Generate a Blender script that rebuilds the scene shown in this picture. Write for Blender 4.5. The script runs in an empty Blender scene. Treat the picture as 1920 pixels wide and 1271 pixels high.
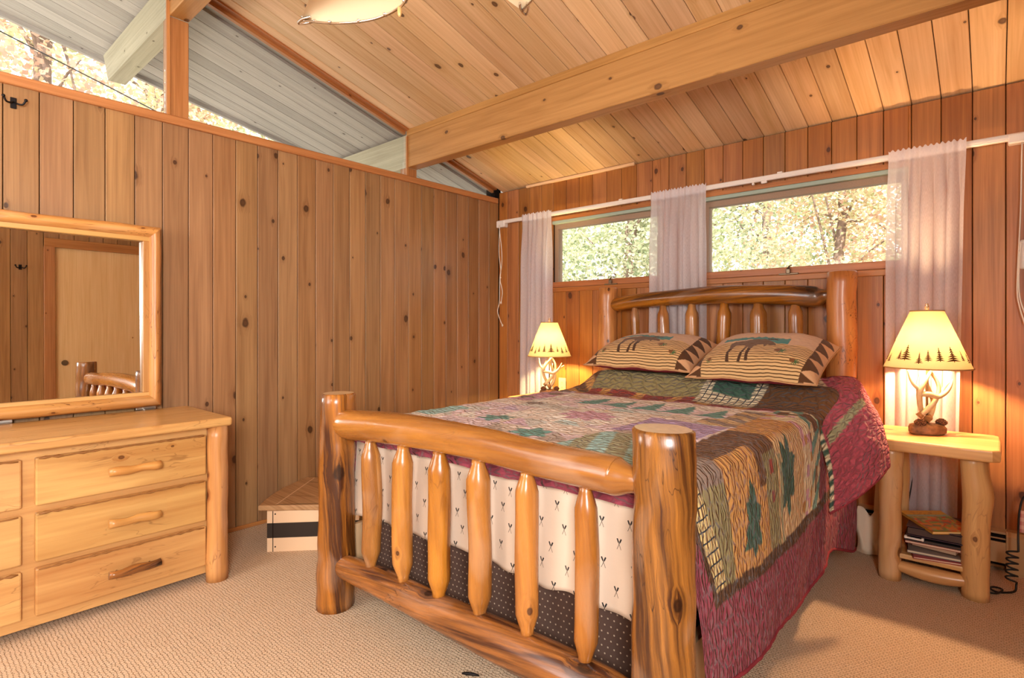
import bpy, bmesh, math, random
from mathutils import Vector, Matrix, noise as mnoise
PI = math.pi
random.seed(7)
scene = bpy.context.scene
COL = scene.collection
H, F = 1.2, 1037.0
SL = 0.273                       # ceiling rise per metre away from the window wall


def zc(y):
    return 2.40 - SL * y


def lin(c):
    if isinstance(c, str):
        c = [int(c[i:i + 2], 16) / 255 for i in (0, 2, 4)]
    return tuple((v / 12.92 if v <= 0.04045 else ((v + 0.055) / 1.055) ** 2.4) for v in c)


# ------------------------------------------------------------------ nodes
class NT:
    def __init__(s, name):
        s.m = bpy.data.materials.new(name)
        s.m.use_nodes = True
        s.t = s.m.node_tree
        s.t.nodes.clear()
        s.out = s.t.nodes.new('ShaderNodeOutputMaterial')

    def put(s, sock, v):
        if v is None:
            return
        if isinstance(v, bpy.types.NodeSocket):
            s.t.links.new(v, sock)
        else:
            if sock.type == 'RGBA' and len(v) == 3:
                v = (*v, 1)
            sock.default_value = v

    def n(s, typ, ins=(), kw=None, out=0, **props):
        nd = s.t.nodes.new('ShaderNode' + typ)
        for k, v in props.items():
            setattr(nd, k, v)
        for i, v in enumerate(ins):
            s.put(nd.inputs[i], v)
        for k, v in (kw or {}).items():
            s.put(nd.inputs[k], v)
        return nd if out is None else nd.outputs[out]

    def ma(s, op, a, b=0.0, c=None, clamp=False):
        return s.n('Math', [a, b] + ([c] if c is not None else []), operation=op, use_clamp=clamp)

    def add(s, a, b): return s.ma('ADD', a, b)
    def sub(s, a, b): return s.ma('SUBTRACT', a, b)
    def mul(s, a, b): return s.ma('MULTIPLY', a, b)
    def div(s, a, b): return s.ma('DIVIDE', a, b)

    def ss(s, v, a, b, ta=0.0, tb=1.0):
        return s.n('MapRange', kw={'Value': v, 'From Min': a, 'From Max': b, 'To Min': ta, 'To Max': tb}, interpolation_type='SMOOTHSTEP')

    def lr(s, v, a, b, ta=0.0, tb=1.0):
        return s.n('MapRange', kw={'Value': v, 'From Min': a, 'From Max': b, 'To Min': ta, 'To Max': tb})

    def mix(s, f, a, b, mode='MIX'):
        nd = s.t.nodes.new('ShaderNodeMix')
        nd.data_type = 'RGBA'
        nd.blend_type = mode
        s.put(nd.inputs[0], f)
        s.put(nd.inputs[6], a)
        s.put(nd.inputs[7], b)
        return nd.outputs[2]

    def vec(s, x, y, z=0.0):
        return s.n('CombineXYZ', [x, y, z])

    def sep(s, v):
        nd = s.n('SeparateXYZ', [v], out=None)
        return nd.outputs[0], nd.outputs[1], nd.outputs[2]

    def uv(s):
        return s.sep(s.n('UVMap', uv_map='UVMap'))

    def noise(s, v, scale=1.0, detail=3.0, dist=0.0, rough=0.5):
        return s.n('TexNoise', kw={'Vector': v, 'Scale': scale, 'Detail': detail, 'Distortion': dist, 'Roughness': rough})

    def bump(s, h, strength=0.3, dist=0.01):
        return s.n('Bump', kw={'Height': h, 'Strength': strength, 'Distance': dist})

    def bsdf(s, color, rough=0.5, normal=None, spec=0.4, metal=0.0, **kw):
        d = {'Base Color': color, 'Roughness': rough, 'Specular IOR Level': spec, 'Metallic': metal}
        if normal is not None:
            d['Normal'] = normal
        d.update(kw)
        sh = s.n('BsdfPrincipled', kw=d)
        return sh

    def done(s, sh):
        s.t.links.new(sh, s.out.inputs[0])
        return s.m


def wood(name, light, dark, knot, twist=0.0, knots=0.45, cell=(0.13, 0.34), krad=(0.004, 0.012), rough=0.42, spec=0.4,
         tint=0.3, fine=0.5, broad=0.5, gscale=1.0, bumps=0.15, coat=0.0, pale=0.0, lines=0.0, vstretch=1.0):
    t = NT(name)
    light, dark, knot = lin(light), lin(dark), lin(knot)
    u, v, _ = t.uv()
    rnd = t.n('Attribute', attribute_name='rnd', out=2)
    off = t.mul(rnd, 91.7)
    wob = t.noise(t.vec(t.mul(u, 30), t.mul(v, 30), off), 1.0, 2)
    kx = t.add(t.div(u, cell[0]), off)
    ky = t.add(t.div(v, cell[1]), t.mul(off, 1.71))
    kv = t.vec(kx, ky)
    vo = t.n('TexVoronoi', kw={'Vector': kv, 'Scale': 1.0, 'Randomness': 0.85}, out=None, voronoi_dimensions='2D')
    px, py, _ = t.sep(vo.outputs['Position'])
    cr, cg, cb = t.sep(vo.outputs['Color'])
    dx = t.mul(t.sub(kx, px), cell[0])
    dy = t.mul(t.mul(t.sub(ky, py), cell[1]), 0.72)
    d = t.ma('SQRT', t.add(t.mul(dx, dx), t.mul(dy, dy)))
    rad = t.lr(t.mul(cg, cg), 0, 1, krad[0], krad[1])
    nd = t.mul(t.div(d, rad), t.lr(wob, 0, 1, 0.6, 1.4))
    pres = t.ma('LESS_THAN', cr, knots)
    core = t.mul(pres, t.ss(nd, 0.75, 1.3, 1, 0))
    ring = t.mul(pres, t.mul(t.ss(nd, 0.45, 0.95), t.ss(nd, 1.05, 1.6, 1, 0)))
    halo = t.mul(pres, t.ss(nd, 1.0, 4.5, 1, 0))
    sgn = t.ma('SIGN', dx)
    uw = t.add(t.mul(u, gscale), t.mul(t.mul(halo, sgn), -0.016))
    if twist:
        uw = t.add(uw, t.mul(v, twist))
    vs = t.mul(v, vstretch)
    g1 = t.noise(t.vec(t.mul(uw, 120), t.mul(vs, 2.2), off), 1.0, 4, 0.3, 0.6)
    g2 = t.noise(t.vec(t.mul(uw, 16), t.mul(vs, 0.9), t.add(off, 3.3)), 1.0, 2, 0.6)
    ban = t.ma('SINE', t.add(t.mul(uw, 210), t.mul(g2, 26)))
    f = t.add(t.mul(t.lr(g1, 0.3, 0.7), fine), t.mul(t.lr(g2, 0.33, 0.68), broad))
    f = t.add(f, t.mul(ban, 0.07))
    f = t.ma('ADD', t.sub(f, 0.12), t.mul(halo, 0.28), clamp=True)
    c = t.mix(f, light, dark)
    if pale:
        g3 = t.noise(t.vec(t.mul(uw, 9), t.mul(vs, 1.6), t.add(off, 9)), 1.0, 3, 1.0)
        c = t.mix(t.mul(t.ss(g3, 0.52, 0.68), pale), c, t.mix(0.5, light, (1, 0.93, 0.8, 1)))
    if lines:
        g4 = t.noise(t.vec(t.mul(uw, 34), t.mul(vs, 3.0), t.add(off, 19)), 1.0, 2, 1.5)
        ln = t.ss(t.ma('ABSOLUTE', t.sub(g4, 0.5)), 0.0, 0.018, 1, 0)
        g5 = t.noise(t.vec(t.mul(uw, 7), t.mul(vs, 2.0), t.add(off, 29)), 1.0, 2)
        c = t.mix(t.mul(t.mul(ln, t.ss(g5, 0.52, 0.62)), lines), c, knot)
    c = t.mix(t.mul(ring, 0.75), c, [x * 0.55 for x in knot])
    c = t.mix(t.mul(core, 0.85), c, knot)
    hsv = t.n('HueSaturation', kw={'Hue': t.lr(t.ma('FRACT', t.mul(rnd, 7.13)), 0, 1, 0.5 - 0.004, 0.5 + 0.004),
                                   'Saturation': t.lr(t.ma('FRACT', t.mul(rnd, 3.7)), 0, 1, 1 - tint * 0.35, 1 + tint * 0.15),
                                   'Value': t.lr(t.ma('FRACT', t.mul(rnd, 13.3)), 0, 1, 1 - tint, 1 + tint * 0.6), 'Color': c})
    bmp = t.bump(t.add(t.mul(g1, 0.5), t.mul(core, -0.4)), bumps, 0.004)
    return t.done(t.bsdf(hsv, t.lr(g1, 0.2, 0.8, rough - 0.06, rough + 0.1), bmp, spec, **({'Coat Weight': coat, 'Coat Roughness': 0.15} if coat else {})))


def plain(name, c, rough=0.5, spec=0.4, metal=0.0, nscale=0, nstr=0.0, var=0.0, **kw):
    t = NT(name)
    col = lin(c)
    nrm = None
    if nscale:
        co = t.n('TexCoord', out=3)
        f = t.noise(co, nscale, 4)
        nrm = t.bump(f, nstr, 0.004)
        if var:
            col = t.mix(t.lr(f, 0.3, 0.7), [x * (1 - var) for x in col], [min(1, x * (1 + var)) for x in col])
    return t.done(t.bsdf(col, rough, nrm, spec, metal, **kw))


M = {}
M['wall'] = wood('pine_panelling', 'A57B4F', '7A5330', '40240F', knots=0.4, cell=(0.127, 0.36), krad=(0.004, 0.014), tint=0.15, rough=0.4, fine=0.45, broad=0.5)
M['wall2'] = wood('window_wall_boards', 'B47435', '80481D', '46240C', knots=0.4, cell=(0.127, 0.36), krad=(0.004, 0.014), tint=0.18, rough=0.4, fine=0.45, broad=0.5)
M['ceil'] = wood('ceiling_boards', 'E0BC90', 'BC925F', '573826', knots=0.36, cell=(0.127, 0.42), krad=(0.004, 0.013), tint=0.16, rough=0.42, fine=0.4, broad=0.5)
M['beam'] = wood('beam_fir', 'C2904E', '9A6A2E', '573417', knots=0.5, cell=(0.2, 0.5), krad=(0.005, 0.015), tint=0.08, rough=0.5, fine=0.4, broad=0.6, gscale=0.7)
M['trim'] = wood('trim_pine', 'BE8450', '945C2E', '5A3016', knots=0.3, cell=(0.1, 0.5), krad=(0.003, 0.007), tint=0.14, rough=0.4)
M['sash'] = wood('sash_pine', 'B9763F', '8C5227', '5A3016', knots=0.2, cell=(0.1, 0.5), krad=(0.003, 0.006), tint=0.1, rough=0.4)
M['grey'] = wood('weathered_soffit', 'C2BAB4', 'A39B96', '5A534E', knots=0.3, cell=(0.14, 0.6), krad=(0.004, 0.01), tint=0.16, rough=0.75, spec=0.15)
M['greybeam'] = wood('weathered_beam', 'C9BFA6', 'A79C84', '6A6252', knots=0.3, cell=(0.2, 0.6), krad=(0.004, 0.01), tint=0.05, rough=0.7, spec=0.15)
M['log'] = wood('varnished_log', 'B2702A', '43200A', '260F05', twist=0.09, knots=0.3, cell=(0.16, 0.3), krad=(0.008, 0.02), tint=0.12, rough=0.27, spec=0.5, fine=0.6, broad=0.8, gscale=0.95, coat=0.25, pale=0.10, lines=0.9, vstretch=1.7)
M['logmark'] = wood('beetle_marked_log', 'C98748', '96541F', '4A230C', twist=0.03, knots=0.2, cell=(0.16, 0.3), krad=(0.006, 0.014), tint=0.08, rough=0.35, spec=0.45, fine=0.45, broad=0.6, gscale=0.8, coat=0.15, lines=1.0, vstretch=2.6)
M['logpale'] = wood('varnished_pale_log', 'BE7C30', '7A4418', '45200A', twist=0.03, knots=0.24, cell=(0.2, 0.36), krad=(0.005, 0.014), tint=0.1, rough=0.25, spec=0.5, fine=0.45, broad=0.7, gscale=0.5, coat=0.3, pale=0.12, lines=0.35, vstretch=1.3)
M['dresser'] = wood('aspen_dresser', 'CFA161', 'A87038', '5E3010', knots=0.2, cell=(0.17, 0.3), krad=(0.004, 0.012), tint=0.07, rough=0.3, spec=0.5, fine=0.35, broad=0.65, gscale=0.5, coat=0.15, lines=0.4)
M['dresserlog'] = wood('aspen_log', 'CF9650', '8E5220', '5A2A0E', knots=0.3, cell=(0.14, 0.25), krad=(0.005, 0.012), tint=0.1, rough=0.33, spec=0.5, fine=0.4, broad=0.6, gscale=0.6, lines=0.8, pale=0.12)
M['stand'] = wood('aspen_nightstand', 'DEAE70', 'AE773D', '69381A', knots=0.25, cell=(0.15, 0.3), krad=(0.006, 0.014), tint=0.1, rough=0.32, spec=0.5, fine=0.4, broad=0.6, gscale=0.5, lines=0.3, pale=0.3)
M['door'] = wood('birch_door', 'E4C593', 'CCA46B', '8A5A2A', knots=0.04, cell=(0.2, 0.6), krad=(0.004, 0.008), tint=0.05, rough=0.4, fine=0.5, broad=0.4)
M['lid'] = wood('teak_lid', 'C19568', '94683F', '5F3B20', knots=0.04, tint=0.12, rough=0.5, fine=0.7, broad=0.4)
M['endgrain'] = plain('log_end_grain', 'E6C698', 0.3, 0.9, nscale=60, nstr=0.03, var=0.12, **{'Coat Weight': 1.0, 'Coat Roughness': 0.22})
M['chestwhite'] = plain('painted_cream', 'DDBB96', 0.5)
M['chestblack'] = plain('painted_black', '2A211B', 0.45)
M['chrome'] = plain('chrome', 'D8D4CE', 0.14, metal=1.0)
M['steel'] = plain('brushed_steel', 'A9A39A', 0.35, metal=1.0)
M['iron'] = plain('blackened_iron', '1E1A1A', 0.5, metal=0.6)
M['bronze'] = plain('bronze_hardware', '7A6A55', 0.4, metal=0.7)
M['whitemetal'] = plain('white_enamel', 'E8E0D6', 0.35)
M['greenmetal'] = plain('grey_green_strip', '9FB0A0', 0.45)
M['browntrim'] = plain('brown_screen_frame', 'A0846C', 0.6, nscale=180, nstr=0.2, var=0.1)
M['heater'] = plain('beige_enamel', 'B89468', 0.4)
M['dark'] = plain('dark_gap', '17100B', 0.8, 0.1)
M['cord'] = plain('white_cord', 'E6DCCB', 0.6)
M['blackcord'] = plain('black_cord', '15120F', 0.45)
M['bone'] = plain('antler_bone', 'CDB88C', 0.38, nscale=40, nstr=0.2, var=0.12)
M['antlerbase'] = plain('antler_burr', '9C7448', 0.5, nscale=60, nstr=0.5, var=0.35)
M['rock'] = plain('lamp_rock', '7E5F45', 0.6, nscale=45, nstr=0.9, var=0.45)
M['cone'] = plain('pine_cone', '5A3A2A', 0.6, nscale=80, nstr=0.5, var=0.3)
M['shadeprint'] = plain('shade_print', '5A3419', 0.8, 0.1)
M['beigewood'] = plain('bed_side_board', 'C9A57C', 0.5, nscale=12, nstr=0.05, var=0.06)
M['canvas'] = plain('fan_canvas', 'E9D3AE', 0.8, 0.1)
M['cottonbag'] = plain('cotton_bag', 'DFC9AE', 0.85, 0.1, nscale=25, nstr=0.2)
M['outlet'] = plain('outlet_plate', 'C9AE7E', 0.4)
M['bark'] = plain('tree_bark', '8A7468', 0.9, 0.05, nscale=9, nstr=0.8, var=0.3)
M['ground'] = plain('leaf_litter', 'B7AEA0', 0.95, 0.05, nscale=6, nstr=0.3, var=0.3)
M['plaster'] = plain('plain_plaster', 'C9A578', 0.7)

# carpet: rows of loops
t = NT('berber_carpet')
co = t.n('TexCoord', out=3)
cx_, cy_, _ = t.sep(co)
wv = t.n('VectorMath', [co, t.n('VectorMath', [t.n('TexNoise', kw={'Vector': co, 'Scale': 45.0, 'Detail': 2.0}, out=1), (0.015, 0.015, 0)], operation='MULTIPLY')], operation='ADD')
wx, wy, _ = t.sep(wv)
ry = t.div(wy, 0.0125)
row = t.ma('FLOOR', ry)
rx = t.add(t.div(wx, 0.0145), t.mul(row, 0.5))
lx = t.ma('ABSOLUTE', t.sub(t.ma('FRACT', rx), 0.5))
ly = t.ma('ABSOLUTE', t.sub(t.ma('FRACT', ry), 0.5))
sa, sb = t.ss(lx, 0.26, 0.5), t.ss(ly, 0.26, 0.5)
hgt = t.ma('SUBTRACT', 1.0, t.add(t.add(t.mul(sa, 0.22), t.mul(sb, 0.16)), t.mul(t.mul(sa, sb), 1.5)), clamp=True)
cn = t.n('TexWhiteNoise', [t.vec(t.ma('FLOOR', rx), row)])
big = t.noise(co, 2.2, 3)
c = t.mix(hgt, lin('56391F'), lin('DCC2A4'))
c = t.mix(t.lr(cn, 0, 1, 0, 0.35), c, lin('CFAE8A'))
c = t.mix(t.lr(big, 0.3, 0.7, 0, 0.2), c, lin('D2B18C'))
M['carpet'] = t.done(t.bsdf(c, 0.9, t.bump(t.add(hgt, t.mul(t.noise(co, 600, 2), 0.4)), 0.9, 0.006), 0.1))


def vcol_mat(name, bump_kind, rough=0.8, sheen=0.1):
    t = NT(name)
    ca = t.n('Attribute', attribute_name='Col', out=None)
    c = ca.outputs['Color']
    u, v, _ = t.uv()
    if bump_kind == 'quilt':
        ln = t.ma('MAXIMUM', t.ma('LESS_THAN', t.ma('FRACT', t.div(u, 0.034)), 0.15), t.ma('LESS_THAN', t.ma('FRACT', t.div(v, 0.021)), 0.17))
        c = t.mix(t.mul(ln, t.sub(1.0, ca.outputs['Alpha'])), c, lin('2B3038'))
    if bump_kind == 'quilt':
        w = t.n('VectorMath', [t.vec(u, v), t.n('VectorMath', [t.n('TexNoise', kw={'Vector': t.vec(u, v), 'Scale': 22.0, 'Detail': 1.0}, out=1), (0.03, 0.03, 0)], operation='MULTIPLY')], operation='ADD')
        a, b, _ = t.sep(w)
        vo = t.n('TexVoronoi', kw={'Vector': t.vec(t.mul(a, 19), t.mul(b, 44)), 'Scale': 1.0}, feature='DISTANCE_TO_EDGE', voronoi_dimensions='2D')
        h = t.ss(vo, 0.0, 0.32)
        nrm = t.bump(t.add(h, t.mul(t.noise(t.vec(t.mul(u, 30), t.mul(v, 70)), 1.0, 3), 0.8)), 0.85, 0.012)
        c = t.mix(t.mul(t.ss(vo, 0.0, 0.1, 1, 0), 0.25), c, t.mix(0.6, c, (0, 0, 0, 1)))
    else:
        gq = t.div(t.mul(t.add(v, 1.0), 0.5), 0.60)
        ln = t.ma('LESS_THAN', t.ma('FRACT', t.mul(gq, 20.0)), 0.30)
        c = t.mix(t.mul(ln, t.sub(1.0, ca.outputs['Alpha'])), c, lin('54391F'))
        h = t.noise(t.vec(u, v), 10, 3)
        nrm = t.bump(t.add(h, t.mul(t.noise(t.vec(u, v), 500, 2), 0.3)), 0.35, 0.006)
    return t.done(t.bsdf(c, rough, nrm, 0.15, **{'Sheen Weight': sheen}))


M['quilt'] = vcol_mat('patchwork_quilt', 'quilt', 0.8, 0.12)
M['sham'] = vcol_mat('printed_sham', 'soft')
M['bookcover'] = vcol_mat('printed_cover', 'soft', 0.35, 0.0)
M['maroon'] = plain('maroon_cotton', '82323A', 0.85, 0.1, nscale=20, nstr=0.3, var=0.15)

# sheet printed with small crossed oars
t = NT('oar_print_sheet')
u, v, _ = t.uv()
gy = t.div(v, 0.062)
gr = t.ma('FLOOR', gy)
gx = t.add(t.div(u, 0.088), t.mul(t.ma('MODULO', gr, 2.0), 0.5))
cell = t.n('TexWhiteNoise', [t.vec(t.ma('FLOOR', gx), gr)], out=1)
jx, jy, jz = t.sep(cell)
fx = t.mul(t.sub(t.sub(t.ma('FRACT', gx), 0.5), t.lr(jx, 0, 1, -0.12, 0.12)), 0.088)
fy = t.mul(t.sub(t.sub(t.ma('FRACT', gy), 0.5), t.lr(jy, 0, 1, -0.1, 0.1)), 0.062)
mk = None
for sg in (1, -1):
    ca, sa = math.cos(0.42 * sg), math.sin(0.42 * sg)
    ax = t.ma('ABSOLUTE', t.sub(t.mul(fx, ca), t.mul(fy, sa)))
    al = t.add(t.mul(fx, sa), t.mul(fy, ca))
    wd = t.add(0.0007, t.mul(t.ss(al, 0.002, 0.007), 0.0016))
    m_ = t.mul(t.ma('LESS_THAN', ax, wd), t.ma('LESS_THAN', t.ma('ABSOLUTE', al), 0.0165))
    mk = m_ if mk is None else t.ma('MAXIMUM', mk, m_)
M['sheet'] = t.done(t.bsdf(t.mix(mk, lin('CFBBA6'), lin('2C2A2A')), 0.85, t.bump(t.noise(t.vec(u, v), 14, 3), 0.25, 0.01), 0.1))
# box spring ticking: dark with white dots
t = NT('dotted_ticking')
u, v, _ = t.uv()
gy = t.div(v, 0.021)
gx = t.add(t.div(u, 0.021), t.mul(t.ma('MODULO', t.ma('FLOOR', gy), 2.0), 0.5))
fx, fy = t.sub(t.ma('FRACT', gx), 0.5), t.sub(t.ma('FRACT', gy), 0.5)
dd = t.add(t.mul(fx, fx), t.mul(fy, fy))
M['ticking'] = t.done(t.bsdf(t.mix(t.ma('LESS_THAN', dd, 0.015), lin('4A3830'), lin('A08C78')), 0.85, None, 0.1))
# window glass: mostly clear, a little dust and reflection
t = NT('window_glass')
co = t.n('TexCoord', out=3)
fr = t.n('Fresnel', kw={'IOR': 1.18})
dust = t.mul(t.lr(t.noise(co, 5, 4), 0.3, 0.8), 0.05)
a = t.n('MixShader', [fr, t.n('BsdfTransparent', [(0.97, 0.985, 0.97, 1)]), t.n('BsdfGlossy', [(1, 1, 1, 1), 0.02])])
M['glass'] = t.done(t.n('MixShader', [dust, a, t.n('BsdfDiffuse', [(0.8, 0.78, 0.72, 1)])]))
t = NT('mirror_glass')
M['mirror'] = t.done(t.n('BsdfGlossy', [(0.86, 0.87, 0.84, 1), 0.003]))
# sheer curtain
t = NT('sheer_voile')
u, v, _ = t.uv()
wv = t.noise(t.vec(t.mul(u, 900), t.mul(v, 60)), 1.0, 2)
cl = t.n('MixShader', [0.5, t.n('BsdfDiffuse', [(0.93, 0.9, 0.92, 1)]), t.n('BsdfTranslucent', [(0.95, 0.93, 0.96, 1)])])
M['sheer'] = t.done(t.n('MixShader', [t.lr(wv, 0.3, 0.7, 0.62, 0.8), t.n('BsdfTransparent', [(1, 1, 1, 1)]), cl]))
# lamp shades
for nm, cA in (('shade', 'EDCB90'),):
    t = NT('parchment_' + nm)
    co = t.n('TexCoord', out=3)
    c = t.mix(t.lr(t.noise(co, 14, 3), 0.3, 0.7, 0, 0.25), lin(cA), lin('DDB878'))
    M[nm] = t.done(t.n('MixShader', [0.034, t.n('BsdfDiffuse', [c]), t.n('BsdfTranslucent', [c])]))
M['shadetrim'] = plain('shade_trim', 'B58B55', 0.7)
for nm, cB, sB in (('bulb', (1, 0.60, 0.31, 1), 2700.0), ('bulb2', (1, 0.74, 0.33, 1), 2700.0)):
    t = NT('light_' + nm)
    M[nm] = t.done(t.n('Emission', [cB, sB]))


def leaf_mat(name, cols):
    t = NT(name)
    r = t.n('Attribute', attribute_name='rnd', out=2)
    c = lin(cols[0])
    for i, k in enumerate(cols[1:]):
        c = t.mix(t.ss(r, (i + 0.6) / len(cols), (i + 1.2) / len(cols)), c, lin(k))
    return t.done(t.n('MixShader', [0.45, t.n('BsdfDiffuse', [c]), t.n('BsdfTranslucent', [c])]))


M['leafg'] = leaf_mat('maple_leaves_green', ['A9B588', 'CFD2AE', 'E3E0C4', '8E9A78'])
M['leafy'] = leaf_mat('maple_leaves_turning', ['C2C494', 'DCD8AC', 'DDC5A2', 'D8B09C'])


# ------------------------------------------------------------------ mesh builder
class MB:
    def __init__(s):
        s.b = bmesh.new()
        s.uv = s.b.loops.layers.uv.new('UVMap')
        s.r = s.b.faces.layers.float.new('rnd')
        s.cols = None

    def box(s, p0, p1, grain=2, rnd=None, bev=0.0, mi=0, seg=1, fn=None, only=None):
        rnd = random.random() if rnd is None else rnd
        x0, y0, z0 = p0
        x1, y1, z1 = p1
        vs = [s.b.verts.new(p) for p in ((x0, y0, z0), (x1, y0, z0), (x1, y1, z0), (x0, y1, z0), (x0, y0, z1), (x1, y0, z1), (x1, y1, z1), (x0, y1, z1))]
        fs = [s.b.faces.new([vs[i] for i in q]) for q in ((3, 2, 1, 0), (4, 5, 6, 7), (0, 1, 5, 4), (1, 2, 6, 5), (2, 3, 7, 6), (3, 0, 4, 7))]
        if bev:
            es = list({e for f in fs for e in f.edges})
            if only:
                es = [e for e in es if only(e)]
            r = bmesh.ops.bevel(s.b, geom=es, offset=bev, segments=seg, profile=0.5, affect='EDGES')
            fs = [f for f in {f for v in {v for f in fs if f.is_valid for v in f.verts} | set(r['verts']) for f in v.link_faces}]
        s.boxuv(fs, grain, rnd, mi)
        if fn:
            for v in {v for f in fs for v in f.verts}:
                v.co = Vector(fn(v.co))
        return fs

    def boxuv(s, fs, grain, rnd, mi=0):
        o = [i for i in range(3) if i != grain]
        for f in fs:
            f[s.r] = rnd
            f.material_index = mi
            for l in f.loops:
                c = l.vert.co
                l[s.uv].uv = (c[o[0]] + c[o[1]], c[grain])

    def prism(s, poly, axis, a, b, grain=2, rnd=None, mi=0, bev=0.0, seg=2):
        """extrude a polygon of 2-D points along an axis from a to b"""
        rnd = random.random() if rnd is None else rnd
        def P(p, h):
            q = [p[0], p[1]]
            q.insert(axis, h)
            return q
        va = [s.b.verts.new(P(p, a)) for p in poly]
        vb = [s.b.verts.new(P(p, b)) for p in poly]
        n = len(poly)
        fs = [s.b.faces.new(va[::-1]), s.b.faces.new(vb)]
        for i in range(n):
            fs.append(s.b.faces.new([va[i], va[(i + 1) % n], vb[(i + 1) % n], vb[i]]))
        bmesh.ops.recalc_face_normals(s.b, faces=fs)
        if bev:
            es = list(set(fs[0].edges) | set(fs[1].edges))
            r = bmesh.ops.bevel(s.b, geom=es, offset=bev, segments=seg, profile=0.5, affect='EDGES')
            fs = [f for f in {f for v in {v for f in fs if f.is_valid for v in f.verts} | set(r['verts']) for f in v.link_faces}]
        s.boxuv(fs, grain, rnd, mi)
        return fs

    def quad(s, ps, uvs=None, rnd=0.0, mi=0):
        f = s.b.faces.new([s.b.verts.new(p) for p in ps])
        f[s.r] = rnd
        f.material_index = mi
        for i, l in enumerate(f.loops):
            l[s.uv].uv = uvs[i] if uvs else (ps[i][0] + ps[i][1], ps[i][2])
        return f

    def tube(s, pts, rads, seg=14, caps=True, rnd=None, mi=0, cap_mi=None, lump=0.0, lscale=4.0, seed=0.0, round_end=0.0, flat=1.0):
        """swept log: rads per point; lump = relative radius noise; round_end rounds the cap edge"""
        rnd = random.random() if rnd is None else rnd
        pts = [Vector(p) for p in pts]
        rads = list(rads) if hasattr(rads, '__len__') else [rads] * len(pts)
        if round_end:
            d0 = (pts[0] - pts[1]).normalized()
            d1 = (pts[-1] - pts[-2]).normalized()
            k = round_end
            pre = [(pts[0] + d0 * k, rads[0] - k), (pts[0] + d0 * k * 0.7, rads[0] - k * 0.3)]
            post = [(pts[-1] + d1 * k * 0.7, rads[-1] - k * 0.3), (pts[-1] + d1 * k, rads[-1] - k)]
            pts = [p for p, _ in pre] + pts + [p for p, _ in post]
            rads = [r for _, r in pre] + rads + [r for _, r in post]
        n = len(pts)
        up = None
        rings = []
        L = 0.0
        ls = []
        ravg = sum(rads) / n
        for i, p in enumerate(pts):
            if i:
                L += (p - pts[i - 1]).length
            ls.append(L)
            tg = (pts[min(i + 1, n - 1)] - pts[max(i - 1, 0)]).normalized()
            if up is None:
                a = Vector((0, 0, 1)) if abs(tg.z) < 0.8 else Vector((1, 0, 0))
                up = (a - tg * a.dot(tg)).normalized()
            else:
                up = (up - tg * up.dot(tg)).normalized()
            sd = tg.cross(up)
            ring = []
            for k in range(seg):
                an = 2 * PI * k / seg
                dv = up * math.cos(an) + sd * math.sin(an) * flat
                r = rads[i]
                if lump:
                    r *= 1 + lump * mnoise.noise(Vector((math.cos(an) * 1.2 + seed * 7.3, math.sin(an) * 1.2 + seed * 3.1, L * lscale + seed)))
                ring.append(s.b.verts.new(p + dv * r))
            rings.append(ring)
        for i in range(n - 1):
            for k in range(seg):
                k2 = (k + 1) % seg
                f = s.b.faces.new([rings[i][k], rings[i][k2], rings[i + 1][k2], rings[i + 1][k]])
                f[s.r] = rnd
                f.material_index = mi
                f.smooth = True
                for l, (q, kk) in zip(f.loops, ((i, k), (i, k + 1), (i + 1, k + 1), (i + 1, k))):
                    l[s.uv].uv = (kk / seg * 2 * PI * ravg, ls[q])
        if caps:
            for ring, rev in ((rings[0], True), (rings[-1], False)):
                f = s.b.faces.new(ring[::-1] if rev else ring)
                f[s.r] = rnd
                f.material_index = mi if cap_mi is None else cap_mi
                for l in f.loops:
                    l[s.uv].uv = (l.vert.co.x, l.vert.co.y)
        return rings

    def lathe(s, prof, seg=24, center=(0, 0), mi=0, rnd=0.5, capb=False, capt=False):
        rings = []
        for r, z in prof:
            rings.append([s.b.verts.new((center[0] + r * math.cos(2 * PI * k / seg), center[1] + r * math.sin(2 * PI * k / seg), z)) for k in range(seg)])
        L = 0
        for i in range(len(prof) - 1):
            dl = math.hypot(prof[i + 1][0] - prof[i][0], prof[i + 1][1] - prof[i][1])
            for k in range(seg):
                k2 = (k + 1) % seg
                f = s.b.faces.new([rings[i][k], rings[i][k2], rings[i + 1][k2], rings[i + 1][k]])
                f.smooth = True
                f.material_index = mi
                f[s.r] = rnd
                for l, (kk, q) in zip(f.loops, ((k, L), (k + 1, L), (k + 1, L + dl), (k, L + dl))):
                    l[s.uv].uv = (kk / seg * 2 * PI * prof[i][0], q)
            L += dl
        for ring, on, rev in ((rings[0], capb, True), (rings[-1], capt, False)):
            if on:
                f = s.b.faces.new(ring[::-1] if rev else ring)
                f.material_index = mi
                f[s.r] = rnd

    def grid(s, fn, nu, nv, mi=0, rnd=0.5, close_u=False):
        """fn(i/nu, j/nv) -> (point, (u, v))"""
        pts = [[fn(i / nu, j / nv) for j in range(nv + 1)] for i in range(nu + 1)]
        vs = [[s.b.verts.new(p[0]) for p in row] for row in pts]
        for i in range(nu):
            for j in range(nv):
                q = ((i, j), (i + 1, j), (i + 1, j + 1), (i, j + 1))
                f = s.b.faces.new([vs[a][b] for a, b in q])
                f.smooth = True
                f.material_index = mi
                f[s.r] = rnd
                for l, (a, b) in zip(f.loops, q):
                    l[s.uv].uv = pts[a][b][1]
        return vs

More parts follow.
